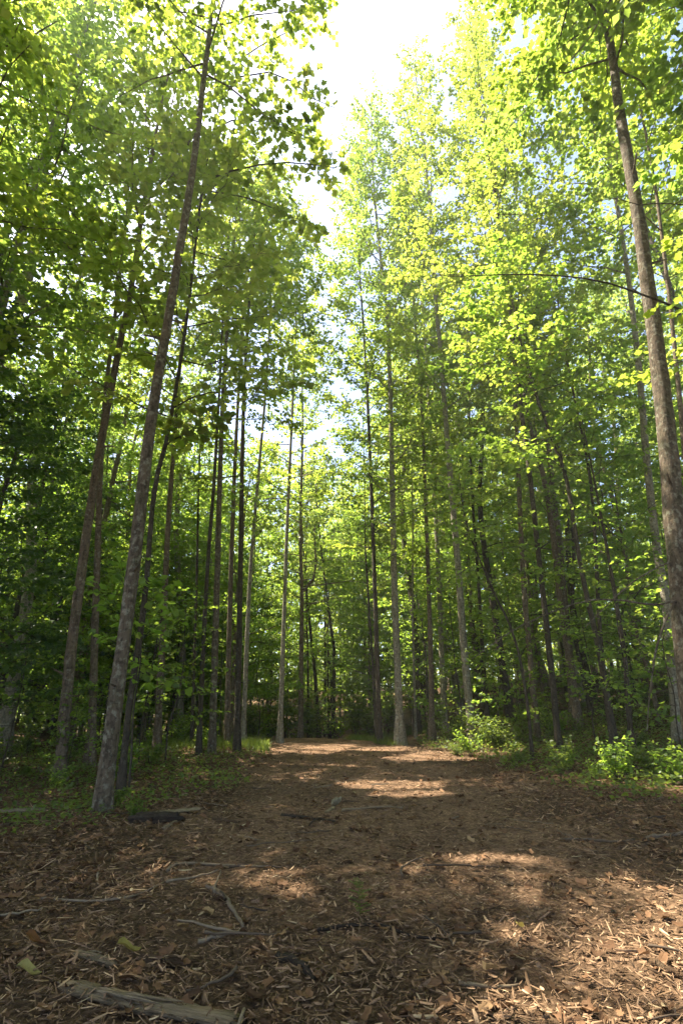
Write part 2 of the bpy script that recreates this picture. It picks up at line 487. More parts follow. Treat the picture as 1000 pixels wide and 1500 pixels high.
def branch_set(path, rad, h0, h1, Rc, nb, rng, shape='tall', origin=None):
    """limbs of a crown: list of (points, r0), in the frame of path"""
    z = path[:, 2]; H = z[-1] - z[0]
    out = []
    az = rng.uniform(0, 6.28)
    for i in range(nb):
        t = (i + rng.uniform(0.1, 0.9)) / nb
        h = h0 + (h1 - h0) * t ** 0.92
        k = np.interp(z[0] + h, z, np.arange(len(z)))
        p0 = np.array([np.interp(k, np.arange(len(z)), path[:, c]) for c in range(3)])
        rt = np.interp(k, np.arange(len(z)), rad)
        az += 2.39996 + rng.normal(0, 0.35)
        if shape == 'tall':
            L = Rc * (0.55 + 0.75 * math.sin(math.pi * min(t * 0.86 + 0.2, 1))) * (1 - 0.45 * t) * rng.uniform(0.65, 1.15)
            el = R(8 + 48 * t) + rng.normal(0, 0.16)
        else:
            L = Rc * (1.05 - 0.62 * t) * rng.uniform(0.6, 1.15)
            el = R(2 + 40 * t) + rng.normal(0, 0.15)
        d = np.array([math.cos(az) * math.cos(el), math.sin(az) * math.cos(el), math.sin(el)])
        side = np.array([-math.sin(az), math.cos(az), 0])
        s = np.linspace(0, 1, 6)[:, None]
        bend = rng.normal(0, 0.10) * L
        pts = p0 + d * L * s + side * bend * s * s + np.array([0, 0, 1.0]) * (L * rng.uniform(-0.22, 0.16)) * s * s
        pts[1:-1] += rng.normal(0, 0.018 * L, (4, 3))
        if origin is not None:
            w = pts + origin
            j = (w[:, 2] > 6.0) & ~((w[:, 1] < 8.6) & (w[:, 2] > 18.5)) & (w[:, 0] > np.interp(w[:, 1], GY, GL) - .1) & (w[:, 0] < np.interp(w[:, 1], GY, GR) + .1)
            if j.any():
                m = max(np.argmax(j) - 0.6, 0.5) / 5
                u = np.linspace(0, m, 6) * 5
                pts = np.stack([np.interp(u, np.arange(6), pts[:, c]) for c in range(3)], -1)
        out.append((pts, min(rt * 0.45, 0.006 + 0.0075 * L)))
    return out

def twig_set(branches, rng, twlen=0.8, gap=0.30, start=0.22):
    S, D, L = [], [], []
    for pts, r0 in branches:
        bl = np.linalg.norm(pts[-1] - pts[0])
        n = max(3, int(bl * (1 - start) / gap))
        u = np.linspace(start, 1.0, n) + rng.normal(0, 0.02, n)
        u = np.clip(u, 0, 1)
        p = np.stack([np.interp(u * 5, np.arange(6), pts[:, c]) for c in range(3)], -1)
        t = unit(pts[-1] - pts[0])
        h = unit(np.cross(t, [0, 0, 1.0]))
        sg = np.where(np.arange(n) % 2 == 0, 1, -1) * 1.0
        ang = rng.uniform(0.5, 1.15, n)
        ang[-1] = 0.1
        d = t * np.cos(ang)[:, None] + h * (sg * np.sin(ang))[:, None] + rng.normal(0, 0.22, (n, 3)) + np.array([0, 0, 0.06])
        S.append(p); D.append(unit(d)); L.append(twlen * rng.uniform(0.5, 1.2, n) * (1.1 - 0.5 * u))
    return np.concatenate(S), np.concatenate(D), np.concatenate(L)

def twig_leaves(S, D, L, rng, per, size, tilt=0.5):
    n = len(S)
    s = (np.arange(per) + 0.7) / per
    s = np.clip(s[None, :] + rng.normal(0, 0.06, (n, per)), 0.08, 1.05)
    P = S[:, None] + D[:, None] * (L[:, None] * s)[..., None]
    P[..., 2] -= 0.10 * L[:, None] * s * s
    d = D[:, None] * 0.55 + rng.normal(0, 0.75, (n, per, 3)) * np.array([1, 1, 0.35]) + np.array([0, 0, -0.22])
    d = unit(d)
    P = P + d * 0.05
    nr = unit(np.array([0, 0, 1.0]) + rng.normal(0, tilt, (n, per, 3)))
    sz = size * rng.uniform(0.65, 1.25, (n, per))
    clump = np.clip(rng.normal(0.45, 0.17, (n, 1)), 0, 1)
    ti = np.clip(clump + rng.normal(0, 0.18, (n, per)), 0, 1)
    return P.reshape(-1, 3), d.reshape(-1, 3), nr.reshape(-1, 3), sz.ravel(), ti.ravel()

def add_twigs(acc, S, D, L, r, mi):
    n = len(S)
    E = S + D * L[:, None]; E[:, 2] -= 0.10 * L
    A = unit(np.cross(D, np.array([0.3, 0.5, 0.81]))); B = np.cross(D, A)
    ring = [(1, 0), (-0.5, 0.87), (-0.5, -0.87)]
    v = np.stack([S + (A * a + B * b) * r for a, b in ring] + [E + (A * a + B * b) * r * 0.35 for a, b in ring], 1).reshape(-1, 3)
    q = np.array([[0, 1, 4, 3], [1, 2, 5, 4], [2, 0, 3, 5]])
    f = ((np.arange(n) * 6)[:, None, None] + q[None]).reshape(-1, 4)
    acc.add(v, f, mi, 0.3)

def crown_mesh(name, branches, origin, rng, lod, per, size, leafmat, barkmat, world=True, prune=True, twlen=0.8, gap=0.30, twigs=True, joinlimbs=True, tintoff=0.0, tilt=0.5):
    if prune:
        cut = []
        for pts, r0 in branches:
            u = np.linspace(0, 5, 26)
            w = np.stack([np.interp(u, np.arange(6), pts[:, c]) for c in range(3)], -1)
            bad = in_shaft(w + origin)
            if bad[:2].any(): continue
            if bad.any():
                m = u[np.argmax(bad)] * 0.93
                if m < 0.6: continue
                w = np.linspace(0, m, 6)
                pts = np.stack([np.interp(w, np.arange(6), pts[:, c]) for c in range(3)], -1)
            cut.append((pts, r0))
        branches[:] = cut
    S, D, L = twig_set(branches, rng, twlen * 1.15, gap * 0.5)
    P, d, nr, sz, ti = twig_leaves(S, D, L, rng, int(per * 1.7), size, tilt)
    if prune:
        kt = keep(S + D * L[:, None] * 0.6 + (origin if world else 0), rng)
        S, D, L = S[kt], D[kt], L[kt]
        k = keep(P + (origin if world else 0), rng)
        P, d, nr, sz, ti = P[k], d[k], nr[k], sz[k], ti[k]
    ti = np.clip(ti + tintoff, 0, 1)
    acc = Acc()
    if len(P) == 0:
        P, d, nr, sz, ti = np.zeros((1, 3)), np.ones((1, 3)), np.ones((1, 3)), np.full(1, .01), np.full(1, .5)
    add_leaves(acc, P, d, nr, sz, ti, lod, 0)
    if twigs and len(S):
        add_twigs(acc, S, D, L, 0.0055, 1)
    if joinlimbs:
        for pts, r0 in branches:
            v, q = tube(pts, np.linspace(r0, r0 * 0.25, 6), 4)
            acc.add(v, q, 1, 0.3)
    return acc.mesh(name, [leafmat, barkmat]), (P, d, nr, sz, ti)

LEAF_ONE = {}
def single_leaf_mesh(mat, tint):
    key = (mat.name, round(tint, 1))
    if key not in LEAF_ONE:
        a = Acc(); tv, tf = LEAF['hi']
        a.add(tv.copy(), [f.copy() for f in tf], 0, float(round(tint, 1)))
        LEAF_ONE[key] = a.mesh('leaf', [mat])
    return LEAF_ONE[key]

def build_tree(name, label, cat, pts, r0, H, h0, Rc, nb, seed, bark, lod='mid', per=10, size=0.122, leafmat=None, group=None,
               shape='tall', own_limbs=False, single_leaves=0, twlen=0.8, gap=0.30, sides=10, extra=(), bare=(), prune=True, twigs=True, tintoff=0.0, flare=0.38):
    """pts: world points up the trunk, base first; H total height"""
    rng = np.random.default_rng(seed)
    leafmat = leafmat or M_LEAF
    base = np.array(pts[0], float)
    P = [np.array(p, float) - base for p in pts]
    P[0][2] -= 0.12
    top = P[-1]
    if len(P) > 1:
        dirn = (P[-1] - P[-2]) / max(P[-1][2] - P[-2][2], 0.1)
    else:
        dirn = np.array([0, 0, 1.0])
    if top[2] < H - 1:
        m = (H - top[2]) / 2
        P.append(top + np.array([dirn[0] * m * 0.7 + rng.normal(0, 0.1), dirn[1] * m * 0.7 + rng.normal(0, .1), m]))
        P.append(P[-1] + np.array([dirn[0] * m * 0.2 + rng.normal(0, 0.15), rng.normal(0, .15), m]))
    path = smooth_path(P, 26 if sides < 12 else 60)
    if sides >= 12:
        path[2:, :2] += np.cumsum(rng.normal(0, r0 * 0.05, (58, 2)), 0) * 0.6
    root = empty(name, base)
    tag(root, label, cat, group)
    bm = BARK[bark]
    me, rad = trunk_mesh(path, r0, bm, rng, sides, flare)
    obj('trunk', me, root)
    br = branch_set(path, rad, h0, H * 0.995, Rc * 1.12, int(nb * 1.35), rng, shape, base)
    br += [(np.asarray(p) - base, r) for p, r in extra]
    bl = [(np.asarray(p) - base, r) for p, r in bare]
    cm, lv = crown_mesh('crown', br, base, rng, lod, per, size, leafmat, bm, True, prune, twlen, gap, twigs, not own_limbs, tintoff)
    c = obj('crown', cm, root)
    c['kind'] = 'stuff'
    if sides >= 12:
        for _ in range(7):
            k = int(rng.uniform(4, 30)); a = rng.uniform(0, 6.28); L = rng.uniform(.06, .35)
            dv = np.array([math.cos(a), math.sin(a), rng.uniform(.1, .8)])
            s_ = np.linspace(0, 1, 5)[:, None]
            pp = path[k] + dv * (rad[k] * .7 + L * s_) + np.array([0, 0, -.1 * L]) * s_ ** 2
            v, q = tube(pp, rng.uniform(.008, .02) * np.array([1.5, 1, .9, .7, .25]), 6)
            obj('branch_stub', mesh_from('branch_stub', v, [(q, 0)], [bm], np.full(len(v), .5), True), root)
    limbs = []
    if own_limbs:
        for p, r in br + bl:
            v, q = tube(p, np.linspace(r, r * 0.25, len(p)), 6)
            limbs.append((p, obj('branch', mesh_from('branch', v, [(q, 0)], [bm], np.full(len(v), .5), True), root)))
    if single_leaves:
        # the leaves nearest the track hang free of the mass and are pieces of their own
        Pw = lv[0] + base
        d = np.linalg.norm(Pw - np.array([0, 0, CAM_Z]), axis=1)
        for k in np.argsort(d)[:single_leaves]:
            near = min(limbs, key=lambda t: ((t[0][1:] - lv[0][k]) ** 2).sum(1).min())[1] if limbs else root
            o = obj('leaf', single_leaf_mesh(leafmat, lv[4][k]), near)
            X, Y, N = leaf_frames(None, lv[1][k:k + 1], lv[2][k:k + 1])
            s = lv[3][k] * 1.02
            p = lv[0][k] + N[0] * 0.012
            o.matrix_local = Matrix(((X[0][0] * s, Y[0][0] * s, N[0][0] * s, p[0]), (X[0][1] * s, Y[0][1] * s, N[0][1] * s, p[1]), (X[0][2] * s, Y[0][2] * s, N[0][2] * s, p[2]), (0, 0, 0, 1)))
    return root

def px_trunk(base, ups, dist=None):
    """photo pixels of a trunk -> points: the base stands on the ground, the trunk rises in its own upright plane"""
    if dist is None:
        b = hit(*base)
    else:
        p = at_y(base[0], base[1], dist); b = np.array([p[0], dist, float(gz(p[0], dist))])
    return [b] + [at_y(u, v, b[1]) for u, v in ups]

def px_limb(pts, y0, y1=None, m=6):
    y1 = y0 if y1 is None else y1
    n = len(pts)
    P = [at_y(u, v, y0 + (y1 - y0) * k / (n - 1)) for k, (u, v) in enumerate(pts)]
    return smooth_path(P, m)

def listed(name, label, base, ups, w, H, h0, Rc, nb, seed, bark, dist=None, group=None, **kw):
    pts = px_trunk(base, ups, dist)
    # keep the trunk within a natural lean
    r0 = w / 2 * depth(pts[0]) / F * 0.9
    if kw.get('lod') == 'mid' and pts[0][1] > 12.5: kw['lod'] = 'lo'
    if kw.get('lod') in ('mid', 'lo') and 'leafmat' not in kw and seed % 3 == 0: kw['leafmat'] = M_LEAF3
    kw.setdefault('tintoff', ((seed * 37) % 11 - 5) * 0.03)
    return build_tree(name, label, 'tree', pts, r0, H, h0, Rc, nb, seed, bark, group=group, **kw)

TT = 'tulip_tree'
# left of the track
listed(TT, 'tall mottled grey trunk with lichen patches beside the mossy ground left of track', (150, 1190), [(168, 1040), (186, 900), (222, 620), (250, 450), (285, 230), (312, 0)],
       27, 23, 13.0, 2.4, 26, 11, 'mottled', lod='hi', per=8, size=0.13, own_limbs=True, single_leaves=60, sides=16)
listed(TT, 'brown leaning trunk standing in green undergrowth behind the mottled tree', (88, 1144), [(100, 1000), (118, 850), (150, 640), (190, 430), (215, 270)],
       19, 22, 10, 2.4, 26, 12, 'brown', lod='hi', per=8, size=0.125, own_limbs=True, sides=14)
reach = [(px_limb([(299, 265), (340, 250), (390, 240), (430, 238), (465, 242), (492, 246)], 8.9, 8.2), 0.028), (px_limb([(322, 150), (350, 112), (390, 105), (430, 120), (465, 150), (490, 158)], 8.9, 8.2), 0.024),
         (px_limb([(330, 110), (360, 80), (395, 60), (425, 45), (455, 30), (478, 18)], 8.9, 8.3), 0.022), (px_limb([(305, 280), (340, 285), (370, 292), (400, 305), (425, 318), (445, 325)], 8.9, 8.6), 0.02),
         (px_limb([(312, 190), (345, 175), (380, 178), (415, 190), (445, 200), (470, 205)], 8.9, 9.2), 0.02)]
listed('slender_tree', 'dark crooked slender trunk right behind the mottled tree with leafy sprays', (178, 1163), [(189, 1040), (212, 880), (226, 720), (246, 635), (272, 480), (298, 270), (330, 110)],
       12, 15, 5.8, 2.3, 24, 13, 'dark', lod='hi', per=8, size=0.14, own_limbs=True, single_leaves=160, sides=10, twlen=0.9, extra=reach)
listed('sapling', 'thin dark stem standing against the crooked slender trunk', (189, 1166), [(193, 1100), (196, 1040)], 4, 3.2, 1.6, 0.7, 8, 14, 'dark', lod='mid', per=5, size=0.13, sides=6, leafmat=M_LEAF2)
listed(TT, 'grey trunk rising close behind the brown leaning trunk', (140, 1085), [(150, 640), (168, 470), (186, 310)], 13, 23, 11, 2.2, 24, 15, 'brown', dist=12.5, lod='mid')
listed(TT, 'grey mossy trunk between crooked slender tree and the clump of trunks', (232, 1085), [(240, 900), (247, 760), (256, 640)], 12, 22, 9, 2.2, 24, 16, 'brown', dist=14.5, lod='mid')
listed('slender_tree', 'thin straight dark pole between mossy trunk and clump left of track', (281, 1092), [(288, 860), (291, 720), (296, 600)], 6, 14, 6, 1.8, 18, 17, 'dark', lod='mid', leafmat=M_LEAF2)
listed(TT, 'narrow outer trunk on the near side of the close clump of trunks', (291, 1106), [(303, 850), (314, 700), (322, 560)], 8.5, 20, 9, 2.0, 22, 18, 'dark', lod='mid')
listed(TT, 'thickest rough trunk of the close clump left of the track', (311, 1104), [(318, 850), (325, 620), (335, 450), (345, 330)], 12.5, 22, 9, 2.3, 26, 19, 'mottled', lod='mid')
listed(TT, 'smooth grey trunk in the middle of the close clump left of track', (333, 1092), [(338, 850), (346, 640), (354, 500)], 10, 22, 9, 2.1, 26, 20, 'brown', lod='mid')
listed(TT, 'dark rough trunk at the track edge of the close clump', (347, 1101), [(352, 850), (356, 620), (363, 470)], 11, 23, 7, 2.3, 32, 21, 'dark', lod='mid')
listed(TT, 'slim trunk leaning out from the foot of the clump over the track edge', (356, 1090), [(366, 850), (379, 690), (392, 530)], 8, 23, 5.5, 2.7, 38, 22, 'pale', lod='mid')
listed(TT, 'pale thin straight trunk alone where the track bends at its crest', (410, 1089), [(414, 960), (418, 850), (421, 760)], 8.5, 22, 4.5, 2.6, 42, 23, 'pale', lod='mid')
fork = [(px_limb([(444, 866), (452, 858), (460, 845), (463, 820), (460, 790), (462, 760)], 21.5), 0.07)]
listed(TT, 'brown trunk with a forking limb beyond the pale crest trunk', (440, 1086), [(441, 960), (442, 866), (440, 780)], 9, 19, 4.5, 2.6, 36, 24, 'brown', lod='mid', extra=fork, dist=21.5)
# right of the track
listed(TT, 'slim dark straight trunk at the track edge beside the thicker grey trunk', (556, 1090), [(550, 900), (545, 750), (537, 560), (532, 480)], 9, 27, 5.5, 2.4, 44, 31, 'dark', lod='mid')
listed('slender_tree', 'wavy thin stem twining near the slim dark trunk at track edge', (551, 1080), [(546, 980), (543, 930), (539, 870), (535, 800)], 5, 13, 6, 1.5, 16, 32, 'dark', dist=20, lod='mid', leafmat=M_LEAF2)
listed(TT, 'straight grey trunk at the right track edge with bare lower half', (586, 1092), [(581, 950), (577, 850), (572, 600), (566, 450), (556, 370)], 13, 30, 7, 2.9, 54, 33, 'pale', lod='mid')
listed('slender_tree', 'thin pale pole standing behind the bare grey trunk', (609, 1082), [(604, 900), (604, 750), (601, 620)], 4.5, 16, 6, 1.8, 24, 34, 'pale', lod='mid')
listed(TT, 'mid sized dark trunk with a sunlit band right of the thin pale pole', (633, 1085), [(630, 950), (627, 850), (621, 680), (615, 560)], 9, 27, 7.5, 2.3, 36, 35, 'brown', lod='mid')
listed(TT, 'pale knobbly trunk standing deeper in the woods behind the dark banded one', (652, 1072), [(646, 950), (640, 800), (634, 700), (622, 500)], 10, 31, 10, 2.5, 40, 36, 'pale', lod='mid')
listed(TT, 'grey speckled trunk with a burl halfway up beside the ferny bank', (692, 1090), [(684, 1000), (678, 930), (671, 830), (656, 650), (646, 520), (638, 430)], 13.5, 31.5, 11, 2.6, 46, 37, 'pale', lod='mid', sides=12)
listed('slender_tree', 'dark narrow trunk behind the speckled burl trunk', (714, 1062), [(706, 950), (700, 850), (692, 740), (688, 650)], 7, 19, 8, 1.9, 22, 38, 'dark', lod='mid')
fork2 = [(px_limb([(757, 950), (750, 930), (745, 900), (735, 880), (722, 865), (708, 862)], 14.3, 13.9), 0.02), (px_limb([(760, 965), (768, 950), (775, 938), (790, 930), (800, 915), (812, 905)], 14.3, 14), 0.015)]
listed('sapling', 'thin crooked sapling leaning left at the edge of lit ferns', (779, 1112), [(774, 1050), (765, 985), (756, 945), (742, 905), (724, 870)], 6, 7.2, 3.6, 1.3, 12, 39, 'dark', lod='mid', per=6, size=0.14, extra=fork2, sides=7)
listed(TT, 'sun-flecked brown trunk behind the crooked sapling', (787, 1086), [(776, 960), (765, 830), (753, 560), (745, 470), (735, 360)], 10.5, 32, 10, 2.6, 46, 40, 'brown', lod='mid', sides=12)
limb3 = [(px_limb([(766, 580), (778, 555), (795, 530), (820, 505), (850, 480), (872, 452)], 12.5, 13), 0.035)]
listed(TT, 'dark trunk with an upward curving limb beside the sun-flecked trunk', (818, 1098), [(805, 960), (787, 800), (776, 700), (763, 600), (756, 540), (744, 430)], 11, 29, 9, 2.6, 42, 41, 'dark', lod='mid', extra=limb3, sides=12)
listed(TT, 'stout rough trunk wrapped in vine deep in the woods behind lit shrubs', (840, 1045), [(832, 950), (818, 800), (800, 640)], 14, 26, 10, 2.6, 28, 42, 'brown', dist=19, lod='mid')
limb4 = [(px_limb([(838, 745), (850, 736), (866, 745), (890, 775), (915, 800), (935, 818)], 12), 0.025), (px_limb([(826, 700), (822, 668), (815, 650), (810, 640), (806, 632), (808, 618)], 12), 0.03)]
listed('slender_tree', 'dark crooked trunk with drooping arched limb in shaded undergrowth', (893, 1065), [(878, 960), (858, 870), (848, 820), (836, 740), (826, 690), (812, 655)], 11, 13, 6.5, 2.2, 20, 43, 'dark', dist=12, lod='mid', extra=limb4, leafmat=M_LEAF2)
listed('slender_tree', 'wavy dark tall stem rising through bright leaves behind crooked trunk', (900, 1075), [(880, 950), (868, 740), (855, 650), (838, 570), (820, 470)], 8, 17, 9, 2.0, 22, 44, 'dark', dist=14, lod='mid')
listed('slender_tree', 'short mossy dark trunk beside the low leafy plants right of track', (925, 1106), [(919, 1030), (914, 960), (905, 900), (893, 830)], 9.5, 8, 3.0, 1.4, 14, 45, 'dark', lod='mid', per=5, size=0.09, leafmat=M_LEAF2)
drop = [(px_limb([(1003, 868), (985, 885), (963, 940), (955, 985), (949, 1035), (947, 1070)], 6.9, 6.6, 14), 0.020),
        (px_limb([(1004, 875), (960, 886), (905, 879), (850, 882), (760, 918), (690, 966)], 6.9, 6.0, 14), 0.016),
        (px_limb([(1000, 815), (965, 830), (930, 850), (895, 880), (870, 905), (850, 925)], 6.9, 6.4, 14), 0.013)]
listed(TT, 'big brown trunk with low drooping bare limbs towering over the right bank', (1020, 1135), [(1010, 1000), (996, 850), (975, 640), (962, 520), (928, 300), (903, 160), (890, 60)], 42, 22, 13, 2.6, 28, 46, 'mottled', dist=6.9,
       lod='hi', per=10, size=0.13, own_limbs=True, single_leaves=120, sides=16, bare=drop, tintoff=-0.2)  # leaf tint darkened to stand in for shade on this near crown
listed(TT, 'stout sun-patched trunk behind the big brown trunk', (985, 1060), [(977, 900), (960, 800), (945, 660), (935, 540), (915, 380)], 16, 28, 12, 2.6, 30, 47, 'pale', dist=12.5, lod='mid', sides=12)
listed(TT, 'straight trunk at the back side of the big brown trunk with one sunlit flank', (1030, 1070), [(1012, 800), (1000, 640), (978, 420), (952, 230)], 12, 25, 12, 2.6, 28, 48, 'brown', dist=9.8, lod='mid', sides=12)
arch = [(px_limb([(1150, 545), (1060, 488), (1000, 455), (930, 428), (870, 410), (780, 402), (655, 405)], 6.2, 5.8, 14), 0.022),
        (px_limb([(1100, 330), (1060, 312), (1000, 300), (960, 298), (930, 300), (905, 290), (870, 296)], 6.2, 6.4, 14), 0.016)]
pt = at_y(1150, 545, 6.2)
build_tree('slender_tree', 'tree with one long bare limb arching across the big brown trunk', 'tree', [(pt[0], 6.2, float(gz(pt[0], 6.2))), (pt[0] + 0.25, 6.2, 6)], 0.07, 8.2, 5.2, 1.4, 12, 49, 'dark', lod='hi', per=8, size=0.125, own_limbs=True, bare=arch)
for k, (bx, by, w, dist, up, lab) in enumerate([
    (452, 1082, 4, 26, [(451, 980)], 'thin dark trunk just beyond the forked brown trunk at track crest'),
    (468, 1081, 7, 27, [(461, 985), (456, 940)], 'dark bowed trunk bending left beyond the track crest'),
    (476, 1079, 5, 30, [(476, 940)], 'straight brown trunk behind the bowed one beyond the crest'),
    (487, 1080, 7, 26, [(489, 1000), (489, 945), (486, 930)], 'dark trunk with a hooked top beyond the track crest'),
    (498, 1075, 3.5, 33, [(498, 900)], None), (505, 1075, 4, 34, [(503, 900)], None), (509, 1075, 3, 36, [(508, 900)], None), (517, 1075, 4.5, 32, [(517, 900)], None),
    (525, 1075, 3, 38, [(525, 900)], None), (534, 1072, 6, 34, [(534, 900)], None), (463, 1075, 3.5, 38, [(463, 900)], None), (445, 1075, 4, 36, [(446, 900)], None)]):
    listed('woodland_tree', lab or 'slim distant trunk in the bright green woods beyond the track crest', (bx, by), up, w, 13 + (k * 7) % 5, 5 + k % 4, 2.2, 20, 60 + k, ['dark', 'brown', 'pale'][k % 3] if k > 3 else 'dark',
           dist=dist, lod='lo', size=0.16, per=9, twigs=False, sides=7, group=None if lab else 'distant trunks beyond the track crest', gap=0.36)

# ------------------------------------------------------------------ woodland trees that share their shapes
def proto_tree(H, h0, Rc, nb, seed, bark, lod, per, size, leafmat, shape, r0, twigs=False, gap=0.34, twlen=0.9, tintoff=0.0):
    rng = np.random.default_rng(seed)
    pts = [np.array([0, 0, -0.15])]
    x = y = 0
    for k in range(1, 6):
        x += rng.normal(0, 0.016 * H); y += rng.normal(0, 0.016 * H)
        pts.append(np.array([x, y, H * k / 5]))
    path = smooth_path(pts, 20)
    tm, rad = trunk_mesh(path, r0, BARK[bark], rng, 8)
    br = branch_set(path, rad, h0, H * 0.99, Rc, nb, rng, shape)
    cm, lv = crown_mesh('crown', br, np.zeros(3), rng, lod, per, size, leafmat, BARK[bark], False, False, twlen, gap, twigs, True, tintoff)
    return tm, cm, lv, br, (lod, leafmat, BARK[bark]), bark

TALL = [proto_tree(24 + 1.3 * k, [6.5, 8, 7, 5.5, 9][k], 3.2, 42, 200 + k, ['brown', 'pale', 'dark', 'brown', 'pale'][k], 'lo', 11, 0.155, M_LEAF if k % 2 else M_LEAF3, 'tall', 0.15 + 0.02 * k) for k in range(5)]
LOW = [proto_tree([8, 11, 14, 9][k], [1.2, 2.0, 2.6, 1.0][k], [2.5, 2.9, 3.1, 2.7][k], 34, 220 + k, ['dark', 'brown', 'dark', 'brown'][k], 'lo', 10, 0.118, M_LEAF2, 'low', 0.05 + 0.012 * k, gap=0.26) for k in range(4)]
HEM = [proto_tree([10, 13][k], [1.2, 1.5][k], [2.6, 3.0][k], 46, 230 + k, 'dark', 'lo', 9, 0.13, M_NEEDLE, 'low', 0.11, gap=0.22, twlen=0.8) for k in range(2)]

BARKWORD = {'brown': 'brown-barked', 'pale': 'pale-barked', 'dark': 'dark-barked'}
def plant_tree(name, proto, x, y, rz, s, label, group, cat='tree', sunhole=False):
    g = float(gz(x, y))
    o = empty(name, (x, y, g), rz)
    o.scale = (s, s, s)
    w = BARKWORD[proto[5]]
    tag(o, label.replace('#', w), cat, group.replace('#', w))
    obj('trunk', proto[0], o)
    cm = proto[1]
    if sunhole:
        # a crown that lets a shaft of sun through, or that borders the clearing, has its own shape
        P, d, nr, sz, ti = proto[2]
        c, sn = math.cos(rz), math.sin(rz)
        W = (P @ np.array([[c, sn, 0], [-sn, c, 0], [0, 0, 1]])) * s + np.array([x, y, g])
        k = keep(W, rw)
        if (~k).mean() > 0.004:
            lod, lm, bmx = proto[4]
            acc = Acc(); add_leaves(acc, P[k], d[k], nr[k], sz[k], ti[k], lod, 0)
            for pts, r0 in proto[3]:
                v, q = tube(pts, np.linspace(r0, r0 * 0.25, 6), 4); acc.add(v, q, 1, 0.3)
            cm = acc.mesh('crown', [lm, bmx])
    c = obj('crown', cm, o); c['kind'] = 'stuff'
    return o

rw = np.random.default_rng(77)
taken = []
def scatter(n, xr, yr, mind, ok):
    out = []
    tries = 0
    while len(out) < n and tries < 20000:
        tries += 1
        x, y = rw.uniform(*xr), rw.uniform(*yr)
        if not ok(x, y): continue
        if any((x - a) ** 2 + (y - b) ** 2 < mind * mind for a, b in taken): continue
        taken.append((x, y)); out.append((x, y))
    return out
def inview(x, y): return y > 0 and abs(x) < 0.72 * (y + 1)

L_LEFT = 'slender tall # tree among many in the shaded woods left of the track'
L_RIGHT = 'slender tall # tree among many in the sunlit woods right of the track'
L_FAR = 'tall leafy # tree in the far woods where the track disappears'
L_UL = 'low leafy # understory tree in the shaded woods left of the track'
L_UR = 'low leafy # understory tree in the sunlit woods right of the track'
for k, (x, y) in enumerate(scatter(13, (-26, -5.2), (9, 34), 2.6, lambda x, y: x < path_c(y) - 5.0)):
    plant_tree('woodland_tree', TALL[k % 5], x, y, rw.uniform(0, 6.28), rw.uniform(0.8, 1.05), L_LEFT, 'tall # trees left of the track', sunhole=True)
for k, (x, y) in enumerate(scatter(32, (5.0, 32), (14, 36), 2.4, lambda x, y: x > path_c(y) + 5.4)):
    plant_tree('woodland_tree', TALL[(k * 3 + 1) % 5], x, y, rw.uniform(0, 6.28), rw.uniform(0.75, 1.05), L_RIGHT, 'tall # trees right of the track')
for k, (x, y) in enumerate(scatter(40, (-34, 34), (36, 62), 2.4, lambda x, y: abs(x) < 0.75 * y)):
    plant_tree('woodland_tree', TALL[k % 5], x, y, rw.uniform(0, 6.28), rw.uniform(0.72, 0.95), L_FAR, 'far woods of # trees')
for k, (x, y) in enumerate(scatter(16, (-18, -3), (20, 44), 1.7, lambda x, y: x < path_c(max(y, 24) if y < 30 else 30) - 2.2 and abs(x) < .5 * y)):
    plant_tree('woodland_tree', TALL[(k * 2) % 5], x, y, rw.uniform(0, 6.28), rw.uniform(0.62, 0.9), L_LEFT, 'tall # trees left of the track')
for k, (x, y) in enumerate(scatter(18, (2.6, 18), (22, 44), 1.7, lambda x, y: abs(x) < .5 * y)):
    plant_tree('woodland_tree', TALL[(k * 2 + 1) % 5], x, y, rw.uniform(0, 6.28), rw.uniform(0.7, 0.95), L_RIGHT, 'tall # trees right of the track')
for k, (x, y) in enumerate(scatter(50, (-26, -4.0), (10, 36), 1.5, lambda x, y: x < path_c(y) - np.interp(y, [10, 15, 20, 25], [8, 6.5, 4.6, 3.4]))):
    plant_tree('understory_tree', LOW[k % 4], x, y, rw.uniform(0, 6.28), rw.uniform(0.75, 1.1), L_UL, '# understory trees left of the track', sunhole=True)
for k, (x, y) in enumerate(scatter(84, (1.0, 34), (11, 38), 1.5, lambda x, y: x > path_c(y) + np.interp(y, [11, 16, 20, 25], [8.2, 6.6, 4.6, 2.9]))):
    plant_tree('understory_tree', LOW[(k * 3) % 4], x, y, rw.uniform(0, 6.28), rw.uniform(0.7, 1.1), L_UR, '# understory trees right of the track')
for k, (x, y) in enumerate(scatter(44, (-30, 32), (30, 56), 1.9, lambda x, y: abs(x - path_c(y)) > 2.2)):
    plant_tree('understory_tree', LOW[(k * 3) % 4], x, y, rw.uniform(0, 6.28), rw.uniform(0.7, 1.2), 'low leafy # understory tree in the far woods where the track disappears', '# understory of the far woods')
for k, (x, y) in enumerate([(-7.2, 26.5), (-5.2, 28.5), (-3.2, 31), (-0.6, 28.5), (1.6, 26.5), (-8.5, 31), (0.6, 33), (-4.5, 35), (3.6, 29), (-6.6, 22.5), (-10, 27), (-2.2, 37), (5.5, 25.5)]):
    plant_tree('understory_tree', LOW[(k * 3 + 1) % 4], x, y, rw.uniform(0, 6.28), rw.uniform(0.75, 1.1), 'low leafy # understory tree in the far woods where the track disappears', '# understory of the far woods')
